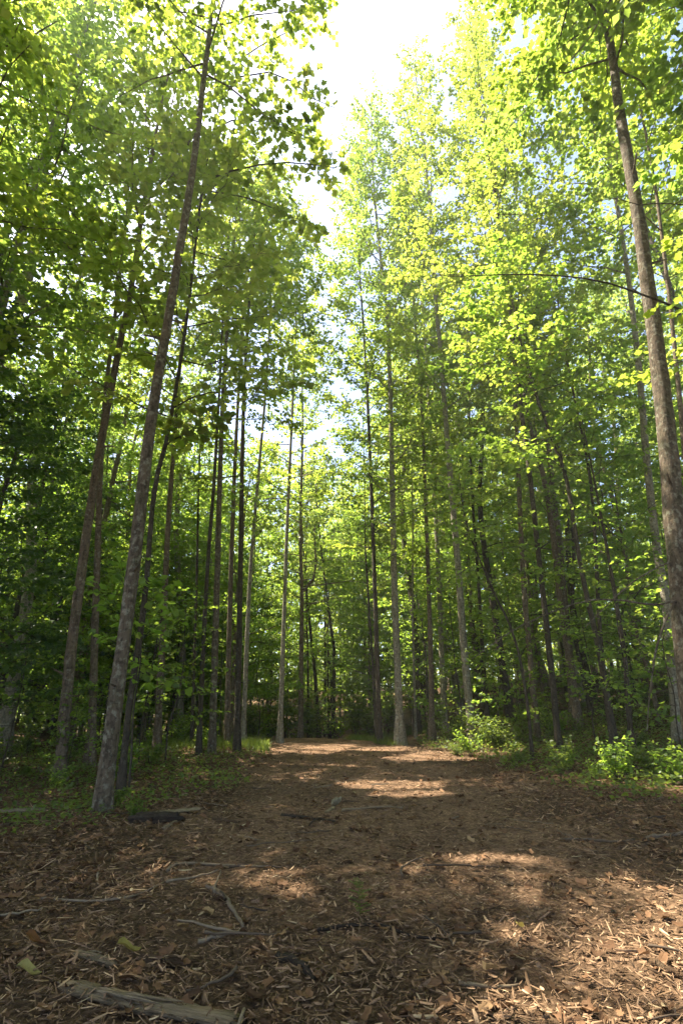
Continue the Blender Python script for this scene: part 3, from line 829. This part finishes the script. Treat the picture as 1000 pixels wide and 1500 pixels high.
for k, (x, y) in enumerate(scatter(34, (-20, -2.5), (21, 44), 1.3, lambda x, y: -0.62 * y < x < path_c(min(y, 27)) - 1.6)):
    plant_tree('understory_tree', LOW[(k * 3 + 2) % 4], x, y, rw.uniform(0, 6.28), rw.uniform(0.95, 1.35), L_UL, '# understory trees left of the track')
for k, (u, y, s) in enumerate([(-30, 12.5, 1.0), (45, 15.5, 1.0), (-80, 9.5, 0.9), (15, 19, 1.15), (95, 22, 1.0), (130, 27, 1.1)]):
    x = (u - 500) / F * y * 1.02
    plant_tree('hemlock', HEM[k % 2], x, y, rw.uniform(0, 6.28), s, 'dense dark small-leaved tree in the deep shade left of the brown leaning trunk', 'dense dark trees in deep shade on the left', sunhole=True)
# trees round the clearing outside the picture: they shade the track as the photograph shows
for k, (x, y) in enumerate([(-7.5, 4.5), (-9.5, 7.5), (-6.8, 0.8), (-11.5, 3.0), (-13, 8), (-5.2, -3.2), (-9.5, -1.5), (6.3, -1.0), (7.5, 2.6), (9.5, 6.0), (4.8, -4.5), (-2.0, -7.0), (2.0, -8.5), (-16, 5), (12, 1), (-7.7, 6.8), (-10.5, 5.4), (-8.2, 10.2), (-4.9, 2.6), (2.9, -2.4), (-2.9, -2.6), (6.6, -1.2), (0.2, -4.8), (-6.5, -5.5), (6.8, -4.6), (4.8, 3.2), (5.6, 5.0)]):
    H = 21 + (k * 3) % 6; Rn = 4.4 if (x, y) in ((4.8, 3.2), (5.6, 5.0)) else 3.3  # the two broad overhead crowns are added to shade the big brown trunk's crown
    build_tree('woodland_tree', 'tall leafy tree of the woods around the near end of the track', 'tree', [(x, y, float(gz(x, y))), (x + 0.1, y, 8)], 0.14, H, (6 + k % 4) if Rn < 4 else 13, Rn, 34, 300 + k, ['brown', 'dark', 'pale'][k % 3],
               lod='lo', per=12, size=0.135 if y > 0 else 0.18, leafmat=M_LEAF3 if k % 3 else M_LEAF, tintoff=-0.12, twigs=False, group='trees around the near end of the track', gap=0.36, twlen=1.0, sides=8)

# far wood: leaves and poles that read as one mass
rf = np.random.default_rng(5)
acc = Acc()
n = 110000
y = rf.uniform(58, 105, n); x = rf.uniform(-1, 1, n) * (y * 0.85)
top = 17 + 5 * np.sin(x * 0.35) + 3 * np.sin(x * 0.9 + y * 0.2) - 4 * np.exp(-((x + 3) / 4.0) ** 2)
z = gz(x, y) + rf.beta(1.1, 1.2, n) * top
clump = 0.5 + 0.5 * np.sin(x * 1.3 + np.sin(y)) * np.sin(z * 0.9 + x)
kk = rf.uniform(0, 1, n) < 0.35 + 0.65 * clump
x, y, z = x[kk], y[kk], z[kk]; n = len(x)
add_leaves(acc, np.stack([x, y, z], -1), rf.normal(0, 1, (n, 3)) * [1, 1, .4], unit(np.array([0, 0, 1.0]) + rf.normal(0, .6, (n, 3))), rf.uniform(.36, .6, n), np.clip(rf.normal(.5, .2, n), 0, 1), 'lo', 0)
for k in range(150):
    yy = rf.uniform(56, 95); xx = rf.uniform(-1, 1) * yy * 0.8; g = float(gz(xx, yy))
    v, q = tube(np.array([[xx, yy, g - 0.2], [xx + rf.normal(0, .3), yy, g + 8], [xx + rf.normal(0, .5), yy, g + 17]]), np.array([.16, .12, .05]), 5)
    acc.add(v, q, 1, 0.5)
tag(obj('far_wood', acc.mesh('far_wood', [M_LEAF, M_BARK_BROWN])), 'hazy mass of far green woods closing the view behind the track', 'woods', kind='stuff')

# ------------------------------------------------------------------ shrubs, saplings, plants
def shrub_proto(seed, h, r, nst, per, size, mat, lod='mid'):
    rng = np.random.default_rng(seed)
    st = []
    for k in range(nst):
        a = rng.uniform(0, 6.28); l = rng.uniform(.6, 1.05)
        e = np.array([math.cos(a) * r * l * rng.uniform(.3, 1), math.sin(a) * r * l * rng.uniform(.3, 1), h * l])
        s = np.linspace(0, 1, 6)[:, None]
        p = e * s; p[:, :2] *= s ** 0.6; p[:, 2] -= 0.05
        p[:, :2] += rng.normal(0, .05 * r, 2)
        st.append((p, 0.006))
    sa = Acc()
    for p, rr in st:
        v, q = tube(p, np.linspace(rr, rr * .4, 6), 4); sa.add(v, q, 0, .3)
    S, D, L = twig_set(st, rng, r * 0.55, h / 9, 0.25)
    P, d, nr, sz, ti = twig_leaves(S, D, L, rng, per, size, 0.45)
    la = Acc(); add_leaves(la, P, d, nr, sz, ti, lod, 0); add_twigs(la, S, D, L, 0.003, 1)
    return sa.mesh('stem', [M_BARK_DARK]), la.mesh('foliage', [mat, M_BARK_DARK])
SHRUB = [shrub_proto(400 + k, [0.5, 0.8, 1.2, 0.65, 1.6][k], [0.45, 0.6, 0.7, 0.6, 0.8][k], [7, 8, 9, 9, 8][k], 6, [0.085, .09, .1, .075, .11][k], M_HERB if k % 2 == 0 else M_LEAF2) for k in range(5)]
FERN = [shrub_proto(420 + k, 0.55 + .15 * k, 0.55, 11, 10, 0.075, M_HERB, 'thin') for k in range(2)]

def plant(name, proto, x, y, s, label, group=None, cat='shrub'):
    o = empty(name, (x, y, float(gz(x, y))), rw.uniform(0, 6.28))
    o.scale = (s, s, s * rw.uniform(.85, 1.15))
    tag(o, label, cat, group)
    obj('stem', proto[0], o); obj('foliage', proto[1], o)['kind'] = 'stuff'
    return o
for (u, v, p, s, lab) in [(740, 1098, FERN[0], 1.5, 'bright feathery yellow-green plant at the foot of the crooked sapling'),
                          (722, 1094, FERN[1], 1.1, 'smaller feathery plant beside the speckled burl trunk'),
                          (670, 1106, FERN[0], .55, 'tiny lit seedling at the right track edge by the speckled trunk'),
                          (956, 1135, SHRUB[0], .8, 'fresh green broad-leaved plant at the foot of the short mossy trunk'),
                          (905, 1145, SHRUB[3], .8, 'low dark green plant on litter left of the fresh broad-leaved plant'),
                          (985, 1150, SHRUB[1], .7, 'yellowish low plant at the bank edge under the big brown trunk'),
                          (6, 1128, SHRUB[2], .6, 'tall weed with drooping narrow leaves left of the brown leaning trunk'),
                          (262, 1088, SHRUB[3], .8, 'small bright yellow-green shrub near the close clump of trunks'),
                          (160, 1188, SHRUB[0], .45, 'small seedling growing at the foot of the mottled tree'),
                          (200, 1200, SHRUB[0], .35, 'tiny green seedling lying by the dark hollow log')]:
    b = hit(u, v); plant('plant', p, b[0], b[1], s, lab, cat='plant')
for k, (x, y) in enumerate(scatter(84, (3.0, 14), (8.4, 24), 0.42, lambda x, y: x > path_c(y) + 2.9 + 0.35 * max(0, 9 - y))):
    plant('shrub', SHRUB[k % 5], x, y, rw.uniform(.28, .5) if y < 12 else rw.uniform(.4, .85), 'leafy low shrub in the undergrowth on the right bank', 'shrubs of the right bank')
for k, (x, y) in enumerate(scatter(26, (-8, 2.4), (22.5, 29), 0.5, lambda x, y: True)):
    plant('shrub', SHRUB[[2, 4, 1][k % 3]], x, y, rw.uniform(.9, 1.5), 'leafy shrub half hidden behind the crest of the track', 'shrubs behind the track crest')
for k, (x, y) in enumerate(scatter(48, (-14, -2.6), (9.5, 24), 0.6, lambda x, y: x < path_c(y) - 3.4)):
    plant('shrub', SHRUB[k % 5], x, y, rw.uniform(.35, .8), 'leafy low shrub in the shaded undergrowth left of the track', 'shrubs left of the track')
# saplings with wide flat leaf layers
SAP = [proto_tree([3.2, 4.2, 5.0][k], [0.9, 1.2, 1.3][k], [1.1, 1.3, 1.5][k], 16, 250 + k, 'dark', 'mid', 5, 0.10, M_LEAF2, 'low', 0.018 + .004 * k, True, .3, .6) for k in range(3)]
for k, (u, y, s) in enumerate([(128, 10.4, .5), (262, 12.5, .85), (225, 13, .8), (40, 11.5, 1.0), (385, 22, 1.0), (330, 17.5, .8)]):
    x = (u - 500) / F * y * .98
    plant_tree('sapling', SAP[k % 3], x, y, rw.uniform(0, 6), s, 'young sapling with flat layers of leaves between the trunks left of the track', 'leafy saplings left of the track', 'sapling')
for k, (u, y, s) in enumerate([(850, 12.5, .8), (905, 11, .8), (965, 10.4, .9), (720, 16.5, 1.0), (665, 19, 1.1), (750, 15, .9), (600, 22, 1.0), (620, 24, 1.2)]):
    x = (u - 500) / F * y * .98
    plant_tree('sapling', SAP[(k + 1) % 3], x, y, rw.uniform(0, 6), s, 'young sapling with flat layers of leaves on the right bank', 'leafy saplings on the right bank', 'sapling')
# seedling on the track
b = hit(527, 1352)
rng = np.random.default_rng(9)
sd = empty('seedling', b); sd.scale = (.7, .7, .7); tag(sd, 'lone thin seedling with feathery leaves sprouting from the wood chips', 'seedling')
st = smooth_path([(0, 0, -.02), (.004, 0, .08), (-.003, .004, .17), (.006, 0, .26)], 6)
v, q = tube(st, np.linspace(.003, .0015, 6), 5); obj('stem', mesh_from('stem', v, [(q, 0)], [M_HERB], np.full(len(v), .6)), sd)
for h in np.linspace(.07, .27, 8):
    for a in (rng.uniform(0, 6.28), rng.uniform(0, 6.28)):
        la = Acc(); n = 7; s = np.linspace(.15, 1, n) * .085
        dv = np.array([math.cos(a), math.sin(a), .35])
        P = np.array([0, 0, h]) + dv * s[:, None]
        side = np.array([-math.sin(a), math.cos(a), 0])
        for sg in (-1, 1):
            add_leaves(la, P, np.tile(dv * .5 + side * sg, (n, 1)), np.tile([0, 0, 1.0], (n, 1)) + rng.normal(0, .2, (n, 3)), np.full(n, .032), rng.uniform(.3, .8, n), 'thin')
        obj('leaf', la.mesh('leaf', [M_HERB]), sd)

# green ground cover
def cover(name, label, n, sampler, seed, smin, smax, lod, mat, zr, cat='ground cover', up=0.4):
    rng = np.random.default_rng(seed)
    x, y = sampler(n, rng); n = len(x)
    P = np.stack([x, y, gz(x, y) + rng.uniform(0.01, 1, n) ** 1.6 * zr], -1)
    la = Acc()
    d = rng.normal(0, 1, (n, 3)) * [1, 1, .2] + np.array([0, 0, up])
    add_leaves(la, P, d, unit(np.array([0, 0, 1.0]) + rng.normal(0, .4, (n, 3))), rng.uniform(smin, smax, n), np.clip(rng.normal(.5, .25, n), 0, 1), lod)
    return tag(obj(name, la.mesh(name, [mat])), label, cat, kind='stuff')
def patchy(x, y, s=1.0): return np.sin(x * 1.7 * s + 1) * np.sin(y * 1.3 * s + x * .6) + .5 * np.sin(x * 4.1 * s - y * 3.3 * s) + .35 * np.sin(x * 9 + y * 7)
def s_left(n, rng):
    x = rng.uniform(-9, -1.4, n); y = rng.uniform(4.8, 17, n)
    e = path_c(y) - 2.3 - x + .3 * patchy(x, y)
    k = (e > 0.0) & (rng.uniform(-1.0, 1.6, n) < patchy(x, y) + .5 * np.minimum(e, 2)) & (y > 5.6 + .35 * np.sin(x * 3) + 0.9 * (x + 3.6).clip(0, 2))
    return x[k], y[k]
cover('ground_cover', 'low green herbs carpeting the shaded ground around the mottled tree', 22000, s_left, 61, .03, .075, 'lo', M_HERB, .13)
def s_right(n, rng):
    x = rng.uniform(2.4, 12, n); y = rng.uniform(6.0, 20, n)
    e = x - path_c(y) - 2.7 + .3 * patchy(x, y) - .35 * (8.2 - y).clip(0, 4)
    k = (e > 0) & (rng.uniform(-1.0, 1.8, n) < patchy(x, y, 1.2) + .5 * np.minimum(e, 2))
    return x[k], y[k]
cover('ground_cover', 'low leafy green plants covering the right bank under the trees', 42000, s_right, 62, .035, .085, 'lo', M_HERB, .2)
def s_grass(n, rng):
    c = [hit(u, v) for u, v in [(330, 1088), (365, 1092), (295, 1092), (640, 1068), (600, 1074), (250, 1090), (545, 1082), (415, 1100), (392, 1096), (548, 1090), (530, 1084)]]
    i = rng.integers(0, len(c), n); c = np.array(c)
    r = np.array([1.3, .8, 1.3, 1.6, 1.5, 1.2, 1.2, .6, .6, .7, .7])[i]
    x = c[i, 0] + rng.normal(0, .55, n) * r; y = c[i, 1] + rng.normal(0, .55, n) * r
    k = np.abs(x - path_c(y)) > np.where(y > 17, 1.5, 2.0)
    return x[k], y[k]
cover('grass', 'tufts of fine green grass at the track edges near the trunks', 18000, s_grass, 63, .10, .24, 'blade', M_HERB, .05, 'grass', 1.6)

# ------------------------------------------------------------------ litter on the ground
def shard_template(seed, bend=.12):
    rng = np.random.default_rng(seed)
    # length 1 along x, wide .2, thin; three cross-sections of four points
    v = []
    for k, (x, w, h) in enumerate([(-.5, .085, .04), (.05, .11, .055), (.5, .06, .03)]):
        b = bend * (x * x * 4 - .4) * rng.uniform(.3, 1); o = rng.normal(0, .02)
        v += [(x, o - w, b), (x, o + w * rng.uniform(.5, 1), b - h * .3), (x + rng.normal(0, .03), o + w * .3, b + h)]
    q = []
    for k in range(2):
        for j in (1, 2):
            q.append((k * 3 + j, k * 3 + (j + 1) % 3, k * 3 + 3 + (j + 1) % 3, k * 3 + 3 + j))
    return np.array(v), np.array(q), np.array([[0, 2, 1], [6, 7, 8]])

def add_shards(acc, tmpl, pos, yaw, tilt, roll, L, wid, tint):
    tv, q, tr = tmpl
    n = len(pos); k = len(tv)
    cy, sy, ct, st, cr, sr = np.cos(yaw), np.sin(yaw), np.cos(tilt), np.sin(tilt), np.cos(roll), np.sin(roll)
    X = np.stack([cy * ct, sy * ct, st], -1)
    Y0 = np.stack([-sy, cy, 0 * cy], -1)
    Z0 = np.cross(X, Y0)
    Y = Y0 * cr[:, None] + Z0 * sr[:, None]; Z = np.cross(X, Y)
    v = pos[:, None] + (tv[None, :, 0] * L[:, None])[..., None] * X[:, None] + (tv[None, :, 1] * wid[:, None])[..., None] * Y[:, None] + (tv[None, :, 2] * (L * .45 + wid * .55)[:, None])[..., None] * Z[:, None]
    base = (np.arange(n) * k)[:, None]
    acc.add(v.reshape(-1, 3), [(base[:, :, None] + q[None]).reshape(-1, 4), (base[:, :, None] + tr[None]).reshape(-1, 3)], 0, np.repeat(tint, k))

rc = np.random.default_rng(21)
def litter_xy(n, y0, y1):
    y = y0 + (y1 - y0) * rc.uniform(0, 1, n) ** 1.15
    x = rc.uniform(-1, 1, n) * (0.68 * y + 0.9)
    return x, y
acc = Acc()
TM = [shard_template(k, b) for k, b in ((1, .05), (2, .12), (3, .02))]
for n, y0, y1, ls in ((27000, 2.1, 4.6, 1.0), (21000, 4.4, 8.5, 1.2), (14000, 8.2, 19, 2.1)):
    for tm in TM:
        m = n // 3
        x, y = litter_xy(m, y0, y1)
        side = np.abs(x - path_c(y))
        coarse = np.where((side > 1.6) | (y < 3.8 + .3 * np.sin(x * 2)), 1.0, .62)
        L = ls * coarse * np.exp(rc.normal(math.log(.032), .5, m)).clip(.010, .11)
        W = L ** .5 * np.exp(rc.normal(math.log(.19), .45, m)) * .8
        pile = rc.uniform(0, 1, m) ** 2 * .035 * coarse
        P = np.stack([x, y, gz(x, y) + .008 + pile], -1)
        add_shards(acc, tm, P, rc.uniform(0, 6.28, m), rc.normal(0, .3, m), rc.normal(0, .6, m), L, W, np.clip(rc.beta(1.7, 2.6, m) + (coarse < 1) * .06, 0, 1))
tag(obj('wood_chip_mulch', acc.mesh('wood_chip_mulch', [M_CHIP])), 'shredded brown wood chips and splinters strewn over the whole track', 'wood chips', kind='stuff')

def dead_leaf_template(seed):
    rng = np.random.default_rng(seed)
    tv, tf = LEAF['hi']
    v = tv.copy(); v[:, 0] -= .5; v[:, 1] *= rng.uniform(.55, .8)
    v[:, 2] = rng.uniform(.3, .9) * v[:, 1] ** 2 * 2 + rng.uniform(-.4, .5) * v[:, 0] ** 2 + rng.normal(0, .06, len(v))
    return v, tf
acc = Acc()
for k in range(5):
    tv, tf = dead_leaf_template(30 + k)
    m = 2400
    x, y = litter_xy(m, 2.2, 16)
    side = np.abs(x - path_c(y))
    kk = rc.uniform(0, 1, m) < np.where(side > 2.0, 1.0, .28)
    x, y = x[kk], y[kk]; m = len(x)
    P = np.stack([x, y, gz(x, y) + .012 + rc.uniform(0, .02, m)], -1)
    X, Y, N = leaf_frames(None, rc.normal(0, 1, (m, 3)) * [1, 1, .2], unit(np.array([0, 0, 1.0]) + rc.normal(0, .35, (m, 3))))
    s = rc.uniform(.04, .09, m)
    v = P[:, None] + s[:, None, None] * (tv[None, :, 0, None] * X[:, None] + tv[None, :, 1, None] * Y[:, None] + tv[None, :, 2, None] * N[:, None])
    base = (np.arange(m) * len(tv))[:, None]
    acc.add(v.reshape(-1, 3), [(base + f).reshape(m, -1) for f in tf], 0, np.repeat(np.clip(rc.beta(2, 2, m), 0, 1), len(tv)))
tag(obj('leaf_litter', acc.mesh('leaf_litter', [M_DEAD])), 'brown dead leaves littering the ground along both sides of the track', 'leaf litter', kind='stuff')

# single chips, the largest in front
CHIPM = []
for k, tm in enumerate(TM):
    a = Acc(); a.add(tm[0] * [1, 1, .8], [tm[1], tm[2]], 0, .5); CHIPM.append(a.mesh('wood_chip', [M_CHIP_OBJ]))
for k in range(280):
    y = 2.35 + 3.2 * rc.uniform() ** 1.4; x = rc.uniform(-1, 1) * (.62 * y + .5)
    o = obj('wood_chip', CHIPM[k % 3], loc=(x, y, float(gz(x, y)) + .022 + rc.uniform(0, .018)))
    L = rc.uniform(.04, .095); W = L * rc.uniform(.4, 1.2)
    o.scale = (L, W, L * .8)
    o.rotation_euler = (rc.normal(0, .3), rc.normal(0, .16), rc.uniform(0, 6.28))
    tag(o, 'loose pale splinter of wood lying on the chip covered ground in the foreground', 'wood chip', 'loose wood chips in the foreground')
DLM = []
for k in range(4):
    tv, tf = dead_leaf_template(40 + k)
    a = Acc(); a.add(tv, [f.copy() for f in tf], 0, .5); DLM.append(a.mesh('dead_leaf', [M_DEAD_OBJ]))
for k in range(64):
    y = 2.4 + 4.5 * rc.uniform() ** 1.2; x = rc.uniform(-1, 1) * (.62 * y + .5)
    o = obj('dead_leaf', DLM[k % 4], loc=(x, y, float(gz(x, y)) + .035))
    s = rc.uniform(.05, .085); o.scale = (s, s, s)
    o.rotation_euler = (rc.normal(0, .25), rc.normal(0, .25), rc.uniform(0, 6.28))
    tag(o, 'curled brown dead leaf lying among the wood chips in the foreground', 'dead leaf', 'dead leaves in the foreground')

def big_leaf(u, v, s, mat, label, seed, rz):
    rng = np.random.default_rng(seed)
    h = [(0, 0), (.1, .22), (.28, .38), (.5, .36), (.72, .30), (.9, .12), (1, 0)]
    n = len(h); V = []; 
    for x, w in h:
        for t in (-1, -.5, 0, .5, 1):
            V.append(((x - .5), w * t, .35 * w * t * t + .12 * math.sin(x * 5 + 1) + rng.normal(0, .012)))
    q = [(i * 5 + j, i * 5 + j + 1, i * 5 + 6 + j, i * 5 + 5 + j) for i in range(n - 1) for j in range(4)]
    b = hit(u, v)
    o = obj('fallen_leaf', mesh_from('fallen_leaf', np.array(V) * s, [(np.array(q), 0)], [mat], np.full(len(V), .5), True), loc=b + [0, 0, .04 + .03 * s])
    o.scale = (1, .72, 1.25); o.rotation_euler = (.15, .1, rz)
    return tag(o, label, 'leaf')
big_leaf(187, 1404, .13, M_YELLOW, 'curled yellow leaf between two short pieces of wood', 1, .5)
big_leaf(40, 1440, .12, M_YELLOW, 'flat pale yellow leaf left of the split log', 2, .2)
big_leaf(46, 1390, .10, M_ORANGE, 'rusty orange leaf at the edge of the wood chips', 3, -.2)
big_leaf(762, 1370, .09, M_YELLOW, 'small golden leaf on the track near the sunlit chips', 4, .9)

def stick(name, label, pix, w, mat, group=None, cat='stick', lift=.015, forks=()):
    P = [hit(u, v) + [0, 0, lift] for u, v in pix]
    c = P[0]; P = [p - c for p in P]
    rng = np.random.default_rng(int(pix[0][0] * 7 + pix[0][1]))
    if len(P) == 2: P = [P[0], (P[0] + P[1]) / 2 + np.append(rng.normal(0, .02, 2), .01), P[1]]
    r = w / 2 * max(depth(c + P[0]), 1) / F
    path = smooth_path(P, 12); path[1:-1] += rng.normal(0, r * .18, (10, 3))
    v, q = tube(path, r * (1 - .45 * np.linspace(0, 1, 12)) * rng.uniform(.85, 1.15, 12), 7, rng, .15)
    caps = np.array([list(range(6, -1, -1)), list(range(77, 84))])
    me = mesh_from(name, v, [(q, 0), (caps, 0)], [mat], np.full(len(v), .5), True)
    if forks:
        o = empty(name, c); obj('stem', me, o)
        for fp in forks:
            FP = [hit(u, v_) + [0, 0, lift + .01] - c for u, v_ in fp]
            pp = smooth_path(FP if len(FP) > 2 else [FP[0], (FP[0] + FP[1]) / 2 + [0, 0, .01], FP[1]], 6)
            vv, qq = tube(pp, np.linspace(r * .6, r * .25, 6), 6)
            obj('side_twig', mesh_from('side_twig', vv, [(qq, 0)], [mat], np.full(len(vv), .5), True), o)
    else:
        o = obj(name, me, loc=c)
    return tag(o, label, cat, group)
stick('stick', 'dark forked stick lying across the track below the pale stone', [(412, 1196), (440, 1199), (465, 1202), (490, 1206)], 5, M_DARKWOOD, forks=[[(465, 1203), (452, 1214)]])
stick('stick', 'long pale straight stick right of the pale stone', [(500, 1189), (535, 1186), (575, 1184), (590, 1186)], 4, M_STICK2)
stick('stick', 'long thin pale stick lying across the left half of the track', [(245, 1279), (262, 1268), (320, 1271), (390, 1274)], 5, M_STICK2)
stick('stick', 'slim mossy stick continuing the line of the pale stick', [(335, 1273), (370, 1271), (412, 1274)], 4, M_STICK)
stick('stick', 'bent dark branch angling down through the chips', [(303, 1303), (325, 1314), (340, 1335), (356, 1365)], 7, M_STICK, forks=[[(330, 1325), (322, 1312)]])
stick('stick', 'long thin dark stick in front of the moss patch', [(60, 1321), (130, 1324), (190, 1318), (240, 1297)], 4, M_STICK)
stick('stick', 'straight brown stick touching the bent dark branch', [(290, 1384), (320, 1379), (352, 1370)], 6, M_STICK)
stick('stick', 'long dark root-like stick bowing below the seedling', [(465, 1368), (510, 1361), (560, 1362), (600, 1376), (650, 1382)], 6, M_DARKWOOD)
stick('stick', 'dark thick stick half buried left of the bowed stick', [(405, 1407), (430, 1414), (447, 1425), (460, 1440)], 13, M_DARKWOOD)
stick('stick', 'greenish stick with pale bark on the litter under the big brown trunk', [(945, 1232), (965, 1228), (985, 1226), (1010, 1222)], 7, M_STICK)
stick('stick', 'long brown stick on the litter beyond the sunlit patch', [(820, 1233), (860, 1233), (900, 1236), (930, 1233)], 5, M_STICK)
stick('stick', 'reddish stick lying in the sunny corner of the track', [(955, 1416), (980, 1428), (1005, 1438)], 12, M_BROWNWOOD)
stick('stick', 'thin straight twig in the sun at the track bottom', [(672, 1448), (720, 1452), (760, 1450)], 6, M_STICK2)
stick('stick', 'short dead branch at the foot of the crooked sapling', [(688, 1096), (705, 1098), (720, 1102)], 3.5, M_STICK2)
stick('stick', 'bare thin stem leaning on the bank under the big brown trunk', [(985, 1140), (992, 1122), (999, 1100), (1003, 1075)], 4, M_STICK, lift=.05)
stick('stick', 'small pale stick by the dark hollow log', [(238, 1217), (252, 1209), (266, 1202)], 6, M_STICK2)
stick('stick', 'brown stick with sun on it right of the dark log', [(312, 1202), (330, 1205), (352, 1206)], 5, M_BROWNWOOD)
for k in range(46):
    y = 2.6 + 8 * rc.uniform() ** 1.3; x = rc.uniform(-1, 1) * (.6 * y)
    L = rc.uniform(.18, .6); a = rc.uniform(0, 6.28); r = rc.uniform(.004, .010)
    s = np.linspace(-.5, .5, 8)
    px = x + np.cos(a) * L * s + np.sin(a) * L * .12 * rc.normal() * s * s * 4 + rc.normal(0, .003, 8); py = y + np.sin(a) * L * s + rc.normal(0, .003, 8)
    P = np.stack([px, py, gz(px, py) + .02 + r + rc.uniform(0, .012, 8)], -1); c = P[0].copy()
    v, q = tube(P - c, np.linspace(r, r * .5, 8), 6)
    caps = np.array([[5, 4, 3, 2, 1, 0], [42, 43, 44, 45, 46, 47]])
    tag(obj('twig', mesh_from('twig', v, [(q, 0), (caps, 0)], [M_STICK], np.full(len(v), .5), True), loc=c), 'thin dry twig lying among the wood chips', 'twig', 'dry twigs on the ground')

# logs and slabs
def log(name, label, p0, p1, w, mat, flat=.6, seed=0, split=True, lift=0.0):
    rng = np.random.default_rng(seed)
    a, b = hit(*p0), hit(*p1)
    r = w / 2 * depth(a) / F
    n, sides = 22, 16
    s = np.linspace(0, 1, n)
    path = a[None] + (b - a)[None] * s[:, None]
    path[:, 2] = gz(path[:, 0], path[:, 1]) + r * flat * .55 + lift
    ax = unit(b - a); ax[2] = 0
    sd = unit(np.array([-ax[1], ax[0], 0])); up = np.array([0, 0, 1.0])
    th = np.linspace(0, 6.28318, sides, endpoint=False)
    ridge = rng.normal(0, .2, sides)
    V = []
    for k in range(n):
        rr = r * (1 + ridge + rng.normal(0, .08, sides)) * (1 - .25 * abs(s[k] - .45)) * (.75 if k in (0, n - 1) else 1)
        e = (rng.normal(0, r * .6, sides) if k in (0, n - 1) else np.zeros(sides))
        for j in range(sides):
            yy = math.cos(th[j]) * rr[j]; zz = math.sin(th[j]) * rr[j] * flat
            if split and zz > 0: zz *= .8
            V.append(path[k] + sd * yy + up * zz + ax * e[j])
    V = np.array(V); i = np.arange(n - 1)[:, None] * sides; j = np.arange(sides)[None]; j2 = (j + 1) % sides
    q = np.stack([i + j, i + j2, i + sides + j2, i + sides + j], -1).reshape(-1, 4)
    caps = np.array([list(range(sides - 1, -1, -1)), list(range((n - 1) * sides, n * sides))])
    # local x along the log so that the grain follows it
    ang = math.atan2(b[1] - a[1], b[0] - a[0])
    root = empty(name, a, ang); tag(root, label, 'log')
    Rm = np.array([[math.cos(ang), math.sin(ang), 0], [-math.sin(ang), math.cos(ang), 0], [0, 0, 1]])
    obj('wood', mesh_from('wood', (V - a) @ Rm.T, [(q, 0), (caps, 0)], [mat], np.full(len(V), .5), True), root)
    for m in range(3):
        t0 = rng.uniform(.05, .4); t1 = t0 + rng.uniform(.3, .5)
        L = np.linalg.norm(b - a)
        ps = np.array([[L * (t0 + (t1 - t0) * f), r * rng.uniform(-.7, .2) + rng.normal(0, .004), r * flat * 1.0 + rng.normal(0, .003)] for f in np.linspace(0, 1, 6)])
        ps[:, 1] = np.linspace(ps[0, 1], ps[0, 1] + rng.normal(0, .02), 6)
        v, qq = tube(ps, r * .16 * np.array([.3, 1, 1, .9, .7, .2]), 6)
        obj('splinter', mesh_from('splinter', v, [(qq, 0)], [mat], np.full(len(v), .5), True), root)
    return root
log('log', 'long weathered split log lying at the bottom of the track', (98, 1452), (350, 1508), 32, M_OLDWOOD, .55, 1)
log('log', 'short pale weathered piece of wood left of the curled yellow leaf', (112, 1402), (168, 1416), 17, M_OLDWOOD, .6, 2)
log('log', 'short brown rotten piece of wood right of the curled yellow leaf', (200, 1404), (285, 1418), 17, M_BROWNWOOD, .6, 3)
log('log', 'dark hollow log lying near the foot of the mottled tree', (194, 1206), (262, 1204), 21, M_DARKWOOD, .8, 4, False)
log('log', 'flat pale slab of wood behind the dark hollow log', (232, 1196), (292, 1190), 15, M_OLDWOOD, .3, 5, True, .03)
log('log', 'grey rotting log in the green herbs at the left', (-30, 1196), (66, 1190), 11, M_STICK, .8, 6, False)
log('log', 'small pale chunk of bark on the track above the forked stick', (478, 1192), (489, 1184), 7, M_OLDWOOD, .7, 7)

# pale stone standing on the track
b = hit(492, 1181)
rng = np.random.default_rng(2)
import bmesh
bm = bmesh.new(); bmesh.ops.create_icosphere(bm, subdivisions=3, radius=1)
for v in bm.verts:
    c = v.co; k = 1 + .22 * math.sin(c.x * 3 + 1) * math.cos(c.y * 4) + .1 * math.sin(c.z * 7 + c.x * 5)
    v.co = Vector((c.x * .045 * k + c.z * .03, c.y * .035 * k, c.z * .06 * k))
me = bpy.data.meshes.new('stone'); bm.to_mesh(me); bm.free(); me.materials.append(M_STONE)
a_ = me.attributes.new('tint', 'FLOAT', 'POINT')
o = obj('stone', me, loc=b + [0, 0, .05]); o.rotation_euler = (.3, .4, .6)
tag(o, 'small pale stone sticking up from the track near a forked stick', 'stone')

# ------------------------------------------------------------------ the faintly hazy summer air under the trees
m, nt, out = newmat('haze')
pv = nt.nodes.new('ShaderNodeVolumePrincipled')
pv.inputs['Color'].default_value = (0.95, 0.95, 0.90, 1)
pv.inputs['Density'].default_value = 0.0014
pv.inputs['Anisotropy'].default_value = 0.25
nt.links.new(pv.outputs[0], out.inputs['Volume'])
x0, x1, y0, y1, z0, z1 = -425, 425, -305, 705, -6, 46
V = np.array([(x, y, z) for z in (z0, z1) for y in (y0, y1) for x in (x0, x1)], float)
Q = np.array([(0, 2, 3, 1), (4, 5, 7, 6), (0, 1, 5, 4), (2, 6, 7, 3), (0, 4, 6, 2), (1, 3, 7, 5)])
tag(obj('haze', mesh_from('haze', V, [(Q, 0)], [m])), 'thin bright haze in the air between the trees', 'haze', kind='stuff')
